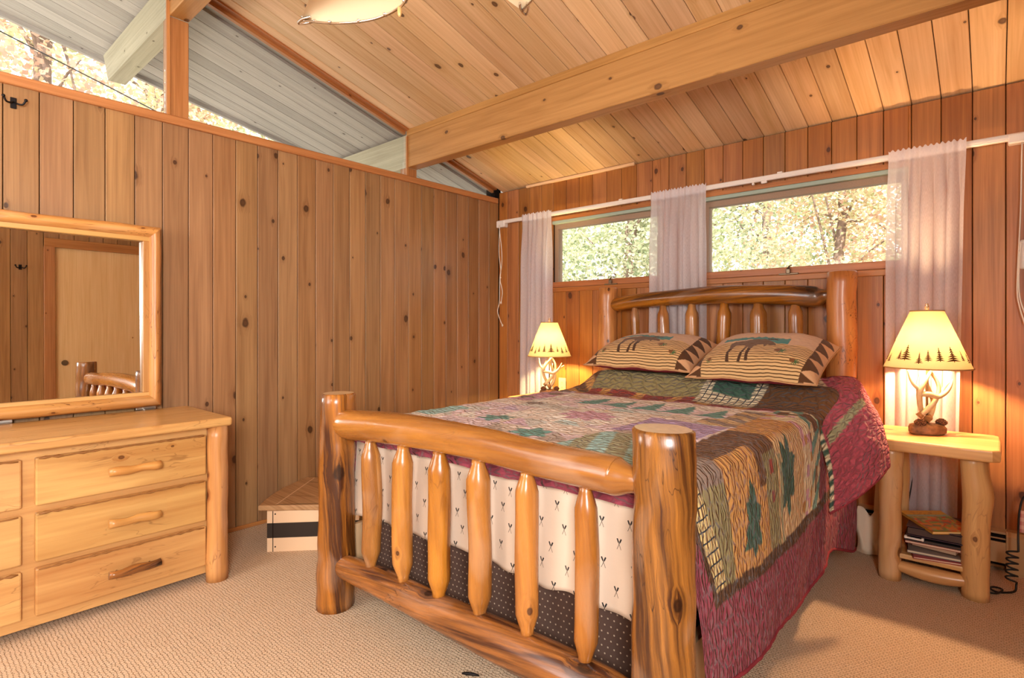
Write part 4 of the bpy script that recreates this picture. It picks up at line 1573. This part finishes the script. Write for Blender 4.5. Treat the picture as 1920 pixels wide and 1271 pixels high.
def cookpaint(co, uv):
    i, j = uv
    c = lin('D9A63E')
    if j < 0.70:
        k = hsh(int(i * 13 + 3 * mnoise.noise(Vector((i * 5, j * 5, 0)))), int(j * 13))
        c = [lin(q) for q in ('C9572C', '9DA052', 'D98A3F', '8C7A5E', 'B9A66A', 'D2683A', '7F9A54')][int(k * 6.99)]
    elif j < 0.80:
        c = lin('9CB089')
    elif mnoise.noise(Vector((i * 16, j * 30, 0))) > 0.28 and j < 0.94 and 0.2 < i < 0.8:
        c = lin('A86A30')
    return c


book('thin red magazine at the bottom of the shelf stack', 3.135, -0.385, 0.1315, 0.20, 0.255, 0.010, 0.25, '9A2A30')
book('grey magazine above the red one on the shelf', 3.13, -0.36, 0.143, 0.20, 0.26, 0.013, 0.10, '8A8078', name='magazine', cat='magazine')
book('brown paperback with dark spine, lower in the shelf stack', 3.155, -0.33, 0.1575, 0.17, 0.23, 0.026, -0.15, '5C3A2C', 'C9A98A')
book('pinkish thin notebook in the middle of the shelf stack', 3.13, -0.35, 0.185, 0.205, 0.27, 0.010, 0.05, 'B5776A')
book('black flat folder under the ring binder on the shelf', 3.132, -0.35, 0.197, 0.21, 0.27, 0.012, 0.03, '2B2626', '4A403C', name='folder', cat='folder')
sb = thing('ring_binder', 'dark ring binder lying tilted below the colourful cookbook', 'binder', (3.14, -0.36, 0.245), 'books and magazines on the nightstand shelf')
m = MB()
m.box((3.04, -0.50, 0.224), (3.245, -0.22, 0.228), 0, bev=0.001)
m.box((3.04, -0.50, 0.264), (3.245, -0.22, 0.268), 0, bev=0.001)
m.box((3.04, -0.224, 0.224), (3.245, -0.22, 0.268), 0, bev=0.001)
m.build('cover', plain('binder_cover', '3A2A36', 0.35), sb)
m = MB()
m.box((3.045, -0.49, 0.229), (3.24, -0.23, 0.258), 0)
m.build('pages', plain('binder_pages', '4D3A33', 0.7), sb)
mc = thing('magnifier', 'small cream plastic clip strip lying on the folder', 'clip', (3.07, -0.50, 0.2095))
m = MB()
m.box((3.035, -0.506, 0.2095), (3.105, -0.494, 0.217), 0, bev=0.002)
m.box((3.033, -0.509, 0.2095), (3.043, -0.491, 0.2225), 0, bev=0.002)
m.box((3.097, -0.509, 0.2095), (3.107, -0.491, 0.2225), 0, bev=0.002)
m.build('strip', 'whitemetal', mc)
mc.name = 'plastic_clip'
book('yellow cookbook with a colourful food picture on top of the stack', 3.145, -0.385, 0.2715, 0.19, 0.25, 0.012, 0.62, 'C9923A', 'E6CF9A', (0.05, -0.03), cookpaint)

# ================================================================== DRESSER
dr = thing('log_dresser', 'pale pine six drawer dresser with log corner posts, below the mirror', 'dresser', (0.32, -3.29, 0))
m = MB()
m.box((0.05, -4.06, 0.727), (0.622, -2.553, 0.768), 1, bev=0.012, seg=3, rnd=0.37)
m.build('top', 'dresser', dr)
m = MB()
m.box((0.06, -3.96, 0.035), (0.545, -2.62, 0.727), 1, rnd=0.6)
m.build('body', 'dresser', dr)
for y in (-2.605, -3.985):
    for x in (0.572, 0.095):
        m = MB()
        n = 14
        P = [(x + 0.004 * mnoise.noise(Vector((y, k * 0.5, x))), y + 0.004 * mnoise.noise(Vector((x, 4, k * 0.5))), 0.727 * k / n) for k in range(n + 1)]
        m.tube(P, [0.047 - 0.004 * k / n for k in range(n + 1)], 22, lump=0.07, lscale=3.5, seed=y * 3 + x, rnd=0.3)
        m.build('post', 'dresserlog', dr)
hs = [((-0.0), 'dresserlog'), (0.0, 'dresserlog'), (0.0, 'log')]
for ci, (ya, yb) in enumerate(((-3.265, -2.652), (-3.918, -3.305))):
    for ri, (za, zb_) in enumerate(((0.505, 0.690), (0.288, 0.476), (0.078, 0.262))):
        m = MB()
        m.box((0.535, ya, za), (0.571, yb, zb_), 1, bev=0.006, seg=2, rnd=(0.13, 0.42, 0.71, 0.29, 0.55, 0.9)[ci * 3 + ri])
        # natural waney edge on top of the drawer front
        dw = m.build('drawer', 'dresser', dr)
        m = MB()
        P = [(0.572, lerp(ya + 0.01, yb - 0.01, k / 30), zb_ - 0.003 + 0.0045 * mnoise.noise(Vector((k * 0.35, ri * 5, ci * 7)))) for k in range(31)]
        m.tube(P, [0.005 * (0.5 + abs(mnoise.noise(Vector((k * 0.5, ri, ci)))) * 1.6) for k in range(31)], 6)
        m.build('waney_edge', plain('live_edge_bark', '8A5B2B', 0.6) if 'live_edge_bark' not in bpy.data.materials else bpy.data.materials['live_edge_bark'], dw)
        yc = (ya + yb) / 2 + 0.015
        zc_ = (za + zb_) / 2 - 0.003
        m = MB()
        P = [(0.602 + 0.002 * math.sin(k), yc - 0.094 + 0.188 * k / 9, zc_ + 0.002 * math.sin(k * 1.3 + ri)) for k in range(10)]
        m.tube(P, [0.0165 + 0.002 * math.sin(k * 0.9 + ri * 2) for k in range(10)], 14, lump=0.12, lscale=12, seed=ci * 3 + ri + 60, rnd=0.2 + 0.2 * ri)
        for q in (-0.06, 0.06):
            m.tube([(0.568, yc + q, zc_), (0.602, yc + q, zc_)], [0.007, 0.007], 8)
        m.build('handle', 'log' if ri == 2 else 'dresserlog', dw)

# mirror
mi_ = thing('wall_mirror', 'big mirror in a pale half-log frame standing on the dresser', 'mirror', (0.08, -3.29, 0.78))
Y0, Y1, Z0, Z1 = -3.90, -2.690, 0.782, 1.714


def framelog(name, a, b, r, ax, seed, par):
    """half-round log with mitred ends; ax = inward direction"""
    a, b, ax = Vector(a), Vector(b), Vector(ax)
    m = MB()
    n = 26
    L = (b - a).length
    dr_ = (b - a).normalized()
    rings = []
    sec = 10
    for k in range(n + 1):
        ring = []
        for q in range(sec + 1):
            th = PI * q / sec
            rr = r * (1 + 0.07 * mnoise.noise(Vector((k * 0.25 + seed, math.cos(th) * 1.3, seed))))
            inw = rr * 0.5 * (1 - math.cos(th)) * 2 * 0.5      # 0 .. rr
            inw = (1 - math.cos(th)) / 2 * r * 1.0 + (0.004 * mnoise.noise(Vector((k * 0.3, seed, 3))) if q < 3 else 0)
            out = math.sin(th) * rr * 0.82
            mit = inw
            t0, t1 = mit, L - mit
            p = a + dr_ * lerp(t0, t1, k / n) + ax * inw + Vector((0.052 + out, 0, 0)) - Vector((a.x, 0, 0)) * 0
            ring.append(m.b.verts.new(p))
        rings.append(ring)
    for k in range(n):
        for q in range(sec):
            f = m.b.faces.new([rings[k][q], rings[k][q + 1], rings[k + 1][q + 1], rings[k + 1][q]])
            f.smooth = True
            f[m.r] = seed * 0.37 % 1
            for l, (kk, qq) in zip(f.loops, ((k, q), (k, q + 1), (k + 1, q + 1), (k + 1, q))):
                l[m.uv].uv = (qq / sec * r * 2.2, kk / n * L)
    bmesh.ops.recalc_face_normals(m.b, faces=m.b.faces)
    return m.build(name, 'dresserlog', par)


X0 = 0.0
framelog('frame_rail', (X0, Y0, Z1), (X0, Y1, Z1), 0.062, (0, 0, -1), 1.2, mi_)
framelog('frame_rail', (X0, Y0, Z0), (X0, Y1, Z0), 0.066, (0, 0, 1), 2.5, mi_)
framelog('frame_stile', (X0, Y1, Z0), (X0, Y1, Z1), 0.062, (0, -1, 0), 3.1, mi_)
framelog('frame_stile', (X0, Y0, Z0), (X0, Y0, Z1), 0.062, (0, 1, 0), 4.4, mi_)
m = MB()
for a, b, c, d, g in ((Y1 - 0.085, Y1 - 0.045, Z0 + 0.078, Z1 - 0.080, 2), (Y0 + 0.045, Y0 + 0.085, Z0 + 0.078, Z1 - 0.080, 2), (Y0 + 0.045, Y1 - 0.045, Z0 + 0.05, Z0 + 0.078, 1), (Y0 + 0.045, Y1 - 0.045, Z1 - 0.080, Z1 - 0.045, 1)):
    m.box((0.045, a, c), (0.078, b, d), g, bev=0.003)
m.box((0.03, Y0 + 0.02, Z0 + 0.03), (0.056, Y0 + 0.058, Z1 - 0.03), 2)
m.box((0.03, Y1 - 0.058, Z0 + 0.03), (0.056, Y1 - 0.02, Z1 - 0.03), 2)
m.box((0.03, Y0 + 0.02, Z0 + 0.02), (0.056, Y1 - 0.02, Z0 + 0.06), 1)
m.box((0.03, Y0 + 0.02, Z1 - 0.06), (0.056, Y1 - 0.02, Z1 - 0.02), 1)
m.build('inner_liner', 'dresser', mi_)
m = MB()
yc, zc2 = (Y0 + Y1) / 2, (Z0 + Z1) / 2
hw, hh = (Y1 - Y0) / 2 - 0.05, (Z1 - Z0) / 2 - 0.05
yaw, pit = math.radians(-1.05), math.radians(-0.6)


def mg(dy, dz): return (0.060 + dy * math.tan(yaw) * 1.0 + dz * math.tan(pit), yc + dy, zc2 + dz)


m.quad([mg(-hw, -hh), mg(hw, -hh), mg(hw, hh), mg(-hw, hh)])
m.build('glass', 'mirror', mi_)
for y in (-3.85, -3.36, -2.80):
    m = MB()
    m.box((0.035, y, 0.7685), (0.06, y + 0.09, 0.80), 1, bev=0.002)
    m.box((0.06, y + 0.03, 0.7685), (0.085, y + 0.08, 0.774), 1, bev=0.002)
    m.build('bracket', 'steel', mi_)

# ================================================================== BOAT CHEST
ch = thing('boat_chest', 'low cream boat-shaped toy chest with black stripe and plank lid', 'chest', (0.42, -2.0, 0))


def curve_side(a, b, bulge, n=12):
    a, b = Vector(a), Vector(b)
    dvec = (b - a)
    nr = Vector((dvec.y, -dvec.x)).normalized() * -1
    return [tuple(a + dvec * (k / n) + nr * bulge * math.sin(PI * k / n) * -1) for k in range(n + 1)]


def chest_poly(A, B, D, C, bl):
    L = curve_side(A, B, bl)
    R = curve_side(D, C, bl * 0.6)
    return [tuple(q) for q in L] + [tuple(q) for q in R]


A_, B_, D_, C_ = (0.443, -2.306), (0.115, -1.90), (0.335, -1.66), (0.767, -1.957)
body = chest_poly(A_, B_, D_, C_, -0.03)
for nm, za, zb_, mat in (('hull', 0.0, 0.073, 'chestwhite'), ('stripe', 0.073, 0.152, 'chestblack'), ('hull', 0.152, 0.216, 'chestwhite')):
    m = MB()
    m.prism(body, 2, za, zb_, grain=0)
    m.build(nm, mat, ch, label='black painted stripe' if nm == 'stripe' else None)
A2, B2, D2, C2 = (0.405, -2.335), (0.075, -1.885), (0.335, -1.625), (0.80, -1.965)
m = MB()
m.prism(chest_poly(A2, B2, D2, C2, -0.035), 2, 0.216, 0.245, grain=0, rnd=0.4, bev=0.006)
m.build('lid', 'lid', ch)
m = MB()


def strip(a, b, w, z, mi):
    a, b = Vector((*a, 0)), Vector((*b, 0))
    n_ = Vector((-(b - a).y, (b - a).x, 0)).normalized() * w / 2
    m.quad([(a - n_) + Vector((0, 0, z)), (b - n_) + Vector((0, 0, z)), (b + n_) + Vector((0, 0, z)), (a + n_) + Vector((0, 0, z))], mi=mi)


strip((0.46, -2.265), (0.13, -1.86), 0.006, 0.2456, 0)
strip((0.46, -2.265), (0.78, -1.93), 0.005, 0.2457, 1)
strip((0.19, -1.93), (0.50, -1.75), 0.005, 0.2457, 1)
strip((0.36, -2.14), (0.66, -1.93), 0.003, 0.2456, 1)
m.build('inlay', ['chestwhite', 'dark'], ch)
m = MB()
m.box((0.20, -1.76, 0.2455), (0.34, -1.70, 0.258), 0, bev=0.003)
m.build('hatch', 'chestwhite', ch)
m = MB()
e = (Vector(C_) - Vector(A_)).normalized()
nn = Vector((e.y, -e.x))
for k in (0.032,):
    a = Vector(A_) + e * 0.028 + nn * 0.0006
    b = a + e * 0.004
    m.quad([(a.x, a.y, 0.0), (b.x, b.y, 0.0), (b.x, b.y, 0.216), (a.x, a.y, 0.216)])
for z in (0.026, 0.20):
    p = Vector(A_) + e * 0.042
    m.tube([(p.x - nn.x * 0.002, p.y - nn.y * 0.002, z), (p.x + nn.x * 0.0015, p.y + nn.y * 0.0015, z)], [0.004, 0.004], 10)
m.build('corner_seam', 'dark', ch)

# ================================================================== SMALL THINGS
tb = thing('tote_bag', 'limp cream cloth tote bag on the floor between bed and nightstand', 'bag', (2.865, -0.22, 0))
m = MB()


def bagfn(side):
    def fn(i, j):
        a = i * 2 - 1
        z = 0.005 + 0.245 * j - 0.05 * math.exp(-((a + 0.2) / 0.4) ** 2) * j
        x = 2.862 + 0.066 * a * (1 - 0.1 * j) + 0.006 * math.sin(j * 7 + i * 3)
        th = 0.03 * (1 - a ** 4) * (1 - 0.6 * j) * min(1, j * 6 + 0.3)
        y = -0.235 + side * (th + 0.004) + 0.012 * math.sin(a * 4 + j * 3) - 0.01 * j
        return (x, y, z), (i, j)
    return fn


m.grid(bagfn(-1), 24, 24)
m.grid(bagfn(1), 24, 24)
m.build('pouch', 'cottonbag', tb)
m = MB()
P = bez([(2.888, -0.255, 0.20), (2.893, -0.262, 0.30), (2.900, -0.262, 0.40), (2.910, -0.252, 0.455), (2.918, -0.235, 0.40), (2.914, -0.22, 0.28), (2.908, -0.215, 0.20)], 6)
for k in range(len(P) - 1):
    p, q = P[k], P[k + 1]
    m.quad([p + Vector((-0.012, 0, 0)), p + Vector((0.012, 0.006, 0)), q + Vector((0.012, 0.006, 0)), q + Vector((-0.012, 0, 0))])
m.build('strap', 'cottonbag', tb, solid=0.003)

pc = thing('power_cord', 'black power cord coiled in a spring beside the nightstand leg', 'cord', (3.40, -0.30, 0))
m = MB()
P = [Vector((3.470, -0.19, 0.43)), Vector((3.448, -0.19, 0.40)), Vector((3.436, -0.21, 0.33)), Vector((3.432, -0.255, 0.25)), Vector((3.432, -0.272, 0.20))]
P = bez(P, 6)
for k in range(0, 5 * 14):
    a = 2 * PI * k / 14
    f = k / 70
    P.append(Vector((3.412 + 0.02 * math.cos(a) - 0.004 * f, -0.288 + 0.010 * math.sin(a), lerp(0.185, 0.045, f))))
P += bez([(3.425, -0.288, 0.035), (3.42, -0.300, 0.008), (3.395, -0.33, 0.005), (3.36, -0.355, 0.005), (3.335, -0.33, 0.005), (3.35, -0.30, 0.005), (3.378, -0.32, 0.009), (3.36, -0.37, 0.005), (3.33, -0.38, 0.005), (3.31, -0.34, 0.005)], 8)
m.tube(P, [0.0042] * len(P), 7)
m.build('wire', 'blackcord', pc)
lc = cord('lamp_cord', 'thin black lamp cord dropping behind the nightstand over the curtain', [(3.03, -0.08, 0.66), (3.027, -0.075, 0.5), (3.02, -0.085, 0.36), (3.005, -0.10, 0.24), (3.0, -0.095, 0.13)], 0.0035, 'blackcord')
pk = thing('cloth_pouch', 'small pink checked cloth tag hanging on the black cord above heater', 'pouch', (3.445, -0.2, 0.25))
t = NT('pink_check')
u, v, _ = t.uv()
cq = t.mul(t.add(t.ma('LESS_THAN', t.ma('FRACT', t.mul(u, 28)), 0.5), t.ma('LESS_THAN', t.ma('FRACT', t.mul(v, 28)), 0.5)), 0.5)
M['pinkcheck'] = t.done(t.bsdf(t.mix(cq, lin('E3B7A6'), lin('C4756E')), 0.8, None, 0.1))
m = MB()
m.prism([(3.441, 0.352), (3.432, 0.252), (3.50, 0.247), (3.505, 0.357)], 1, -0.212, -0.202, grain=2, bev=0.003)
m.build('cloth', 'pinkcheck', pk)
tw = thing('twig', 'small dark twig lying on the carpet before the footboard', 'twig', (2.0, -2.297, 0))
m = MB()
P = [(1.974, -2.312, 0.006), (1.99, -2.305, 0.009), (2.01, -2.292, 0.008), (2.027, -2.282, 0.006)]
m.tube(P, [0.003, 0.0055, 0.005, 0.002], 8)
m.build('stick', 'iron', tw)
for o in tw.children:
    o.location.y -= 0.03
    o.location.x -= 0.0

# ================================================================== CEILING FAN
FX, FYY, FZ = 2.233, -2.933, 2.20
fan = thing('ceiling_fan', 'ceiling fan with canvas sail blades on curved chrome rims', 'ceiling fan', (FX, FYY, FZ))
m = MB()
m.tube([(FX, FYY, FZ + 0.12), (FX, FYY, zc(FYY) - 0.05)], [0.014, 0.014], 12)
m.lathe([(0.02, zc(FYY) - 0.11), (0.075, zc(FYY) - 0.06), (0.078, zc(FYY) - 0.02)], 24, (FX, FYY), capb=True)
m.build('down_rod', 'chrome', fan)
m = MB()
m.lathe([(0.02, FZ + 0.14), (0.09, FZ + 0.11), (0.115, FZ + 0.05), (0.11, FZ + 0.0), (0.06, FZ - 0.02)][::-1], 28, (FX, FYY), capb=True)
m.build('motor', 'chrome', fan)
tipA = math.radians(162.9)
for k in range(5):
    A0 = tipA - k * math.radians(72)

    def pol(r, da, dz=0.0, A0=A0):
        return Vector((FX + r * math.cos(A0 + math.radians(da)), FYY + r * math.sin(A0 + math.radians(da)), FZ + dz))
    rim = bez([pol(0.616, 0), pol(0.57, -11, -0.004), pol(0.50, -24, -0.008), pol(0.41, -37, -0.008), pol(0.28, -50, -0.004), pol(0.11, -62, 0)], 8)
    aft = bez([pol(0.616, 0), pol(0.50, 0, 0.006), pol(0.40, -3, 0.01), pol(0.30, -6, 0.012), pol(0.20, -8, 0.01), pol(0.11, -10, 0.01)], 8)
    m = MB()
    n_ = len(rim) - 1

    def sail(i, j):
        q = int(round(i * n_))
        p = rim[q].lerp(aft[q], j)
        return p + Vector((0, 0, 0.03 * math.sin(PI * j) * math.sin(PI * min(1, i * 1.1)))), (p.x, p.y)
    m.grid(sail, n_, 10)
    bl = m.build('blade', 'canvas', fan)
    m = MB()
    m.tube(rim, [0.0045] * len(rim), 8)
    off = [p + Vector((0, 0, 0.012)) for p in rim]
    m.tube(off, [0.003] * len(off), 8)
    for q in (6, 12, 18, 24):
        m.ball(rim[q] + Vector((0, 0, 0.004)), 0.009, 8, 6)
    m.build('rim', 'chrome', bl)
    m = MB()
    t0 = pol(0.640, 0.4)
    t1 = pol(0.585, -3.0)
    sd = Vector((-(t1 - t0).y, (t1 - t0).x, 0)).normalized() * 0.011
    m.tube(bez([t1 + sd, t0.lerp(t1, 0.5) + sd * 1.1, t0, t0.lerp(t1, 0.5) - sd * 1.1, t1 - sd], 5), [0.0042] * 21, 8)
    m.build('tip_clip', 'chrome', bl)
    m = MB()
    m.ball(rim[22] + Vector((0, 0, -0.012)), 0.012, 10, 8, sc=(0.6, 0.6, 1.6))
    m.build('toggle', 'stand', bl)

# ================================================================== OUTSIDE
m = MB()
m.box((-22, -16, -0.5), (22, 22, -0.3), 0)
m.build('ground', 'ground', kind='structure')
rg = random.Random(11)


def tree(label, x, y, tr, th, cz, rx, ry, rz, n, mat, leaf=0.08, clusters=46, name='leafy_tree'):
    n, leaf = int(n * 1.7), leaf * 0.72
    o = thing(name, label, 'tree', (x, y, -0.3), 'trees outside the house')
    m = MB()
    k = 9
    P = [(x + 0.10 * mnoise.noise(Vector((x, y, q * 0.5))), y + 0.1 * mnoise.noise(Vector((y, x, q * 0.5))), -0.3 + (th + 0.3) * q / k) for q in range(k + 1)]
    m.tube(P, [tr * (1 - 0.45 * q / k) for q in range(k + 1)], 12, lump=0.12, lscale=2)
    m.build('trunk', 'bark', o)
    cl = []
    for q in range(clusters):
        a, b, r = rg.uniform(0, 2 * PI), rg.uniform(-1, 1), rg.random() ** 0.4
        s_ = math.sqrt(1 - b * b)
        cl.append(Vector((x + rx * r * s_ * math.cos(a), y + ry * r * s_ * math.sin(a), cz + rz * r * b)))
    m = MB()
    for q in range(0, clusters, 4):
        st = Vector(P[min(k, 4 + q % 5)])
        P2 = bez([st, st.lerp(cl[q], 0.5) + Vector((0, 0, 0.15)), cl[q]], 4)
        m.tube(P2, [tr * 0.22 * (1 - 0.8 * w_ / len(P2)) for w_ in range(len(P2))], 6)
    m.build('branches', 'bark', o)
    m = MB()
    verts_per = n // clusters
    for c in cl:
        cr = rg.uniform(0, 0.6)
        for q in range(verts_per):
            d = Vector((rg.gauss(0, 0.30), rg.gauss(0, 0.30), rg.gauss(0, 0.20)))
            p = c + d
            a = Vector((rg.gauss(0, 1), rg.gauss(0, 1), rg.gauss(0, 0.6))).normalized()
            b = a.cross(Vector((rg.gauss(0, 1), rg.gauss(0, 1), rg.gauss(0, 1)))).normalized()
            L = leaf * rg.uniform(0.6, 1.3)
            m.quad([p - a * L * 0.5, p + b * L * 0.36, p + a * L * 0.5, p - b * L * 0.36], ((0, 0), (1, 0), (1, 1), (0, 1)), rnd=min(1, cr + rg.random() * 0.5))
    m.build('foliage', mat, o)
    return o


tree('green maple with a straight trunk, seen through the left low window', -1.05, 4.2, 0.085, 4.2, 2.9, 1.5, 0.9, 1.5, 4200, 'leafg', 0.10)
tree('second straight trunk beside the green maple outside the left low window', -0.62, 5.1, 0.095, 4.6, 3.2, 1.4, 0.9, 1.6, 4200, 'leafg', 0.10)
tree('yellowing maple outside the middle of the right low window', 1.5, 6.3, 0.10, 4.4, 2.9, 1.6, 1.0, 1.7, 5200, 'leafy', 0.10)
tree('pink and gold maple outside the right end of the right low window', 3.3, 5.6, 0.09, 4.0, 2.7, 1.6, 1.0, 1.6, 5200, 'leafy', 0.10)
tree('tall pale green tree behind the maples, past the left low window', -3.2, 8.2, 0.13, 5.5, 3.2, 2.0, 1.1, 2.6, 5600, 'leafg', 0.14)
tree('tall green tree behind, between the two low windows', -0.4, 9.0, 0.13, 5.5, 3.3, 2.2, 1.1, 2.8, 5600, 'leafg', 0.14)
tree('tall turning tree behind, past the right low window', 2.6, 9.2, 0.13, 5.5, 3.3, 2.2, 1.1, 2.8, 5600, 'leafy', 0.14)
tree('grey trunked maple close outside the left clerestory pane', -5.0, -2.42, 0.12, 6.5, 4.5, 0.9, 1.6, 1.3, 2600, 'leafy', 0.11)
tree('golden tree beyond the clerestory, behind the roof beam end', -7.2, -0.6, 0.12, 6.5, 4.6, 1.2, 2.0, 1.8, 4200, 'leafy', 0.12)
tree('pale green tree beyond the clerestory post', -6.5, 1.8, 0.12, 6.0, 4.0, 1.4, 1.6, 1.9, 4200, 'leafg', 0.12)
tree('pale tree far beyond the left clerestory pane', -8.6, -4.4, 0.12, 7.0, 5.2, 1.4, 2.2, 2.0, 3600, 'leafg', 0.13)
tree('low leafy tree beyond the corner of the house', -4.2, 5.0, 0.12, 5.0, 3.2, 1.5, 1.5, 1.8, 4200, 'leafg', 0.12)
ul = cord('utility_cable', 'thin dark cable sloping past the clerestory outside', [(-3, -5.5, 4.45), (-3, -2.99, 3.70), (-3, -1.77, 3.34), (-3, 0.5, 2.66)], 0.006, 'blackcord')

# ================================================================== LIGHT
def light(name, typ, loc, energy, color, size=0.1, rot=None, **kw):
    d = bpy.data.lights.new(name, typ)
    d.energy = energy
    d.color = color
    if typ == 'POINT':
        d.shadow_soft_size = size
    if typ == 'AREA':
        d.size = size
    for k, v in kw.items():
        setattr(d, k, v)
    o = bpy.data.objects.new(name, d)
    o.location = loc
    if rot:
        o.rotation_euler = rot
    COL.objects.link(o)
    return o


sun = light('sun', 'SUN', (3, -8, 9), 8.0, (1.0, 0.97, 0.92), angle=0.01)
sun.rotation_euler = Vector((-0.42, 0.62, -0.66)).to_track_quat('-Z', 'Y').to_euler()
light('ceiling_fill_light', 'POINT', (0.9, -4.5, 2.3), 40, (1.0, 0.95, 0.9), 0.5)  # added fill to brighten the ceiling, has no fixture
light('room_fill_light', 'POINT', (2.0, -4.6, 1.82), 23, (1.0, 0.95, 0.9), 0.12)  # added unseen fill behind the camera, placed to suit the mirror's shadow
d2 = light('window_fill_light', 'AREA', (W + 0.16, (RO[0] + RO[1]) / 2, 1.6), 175, (1.0, 0.97, 0.95), 0.9)  # added fill for the floor by the nightstand, outside the made-up opening
d2.rotation_euler = Vector((-1, 0.75, -0.2)).to_track_quat('-Z', 'Y').to_euler()
dl = light('window_fill_light', 'AREA', ((BO[0] + BO[1]) / 2, YB - 0.14, 1.55), 38, (0.95, 0.97, 1.0), 1.15)  # added fill standing in for daylight from behind the camera
dl.rotation_euler = Vector((0.05, 1, 0.0)).to_track_quat('-Z', 'Y').to_euler()

w = bpy.data.worlds.new('World')
scene.world = w
w.use_nodes = True
nt = w.node_tree
bg = nt.nodes['Background']
sky = nt.nodes.new('ShaderNodeTexSky')
sky.sky_type = 'HOSEK_WILKIE'
sky.turbidity = 6
sky.ground_albedo = 0.5
sky.sun_direction = Vector((0.42, -0.62, 0.66)).normalized()
mx = nt.nodes.new('ShaderNodeMix')
mx.data_type = 'RGBA'
mx.inputs[0].default_value = 0.8
mx.inputs[7].default_value = (1, 1, 1, 1)
nt.links.new(sky.outputs[0], mx.inputs[6])
nt.links.new(mx.outputs[2], bg.inputs[0])
bg.inputs[1].default_value = 3.3

# ================================================================== CAMERA
cd = bpy.data.cameras.new('Camera')
cam = bpy.data.objects.new('Camera', cd)
COL.objects.link(cam)
cam.location = (3.355, -3.66, 1.2)
cam.rotation_euler = (PI / 2, 0, math.radians(41.174))
cd.sensor_width = 36
cd.lens = F / 1920 * 36
cd.shift_y = -24.5 / 1920
cd.clip_start = 0.05
scene.camera = cam
vs = scene.view_settings
scene.display_settings.display_device = 'sRGB'
vs.view_transform = 'Standard'
vs.look = 'None'
vs.exposure = 0.0
vs.gamma = 1.0
vs.use_curve_mapping = False
cy = scene.cycles
cy.use_denoising = True
cy.max_bounces = 10
cy.diffuse_bounces = 5
cy.glossy_bounces = 4
cy.transmission_bounces = 6
cy.transparent_max_bounces = 12
cy.sample_clamp_indirect = 6.0
cy.caustics_reflective = False
cy.caustics_refractive = False
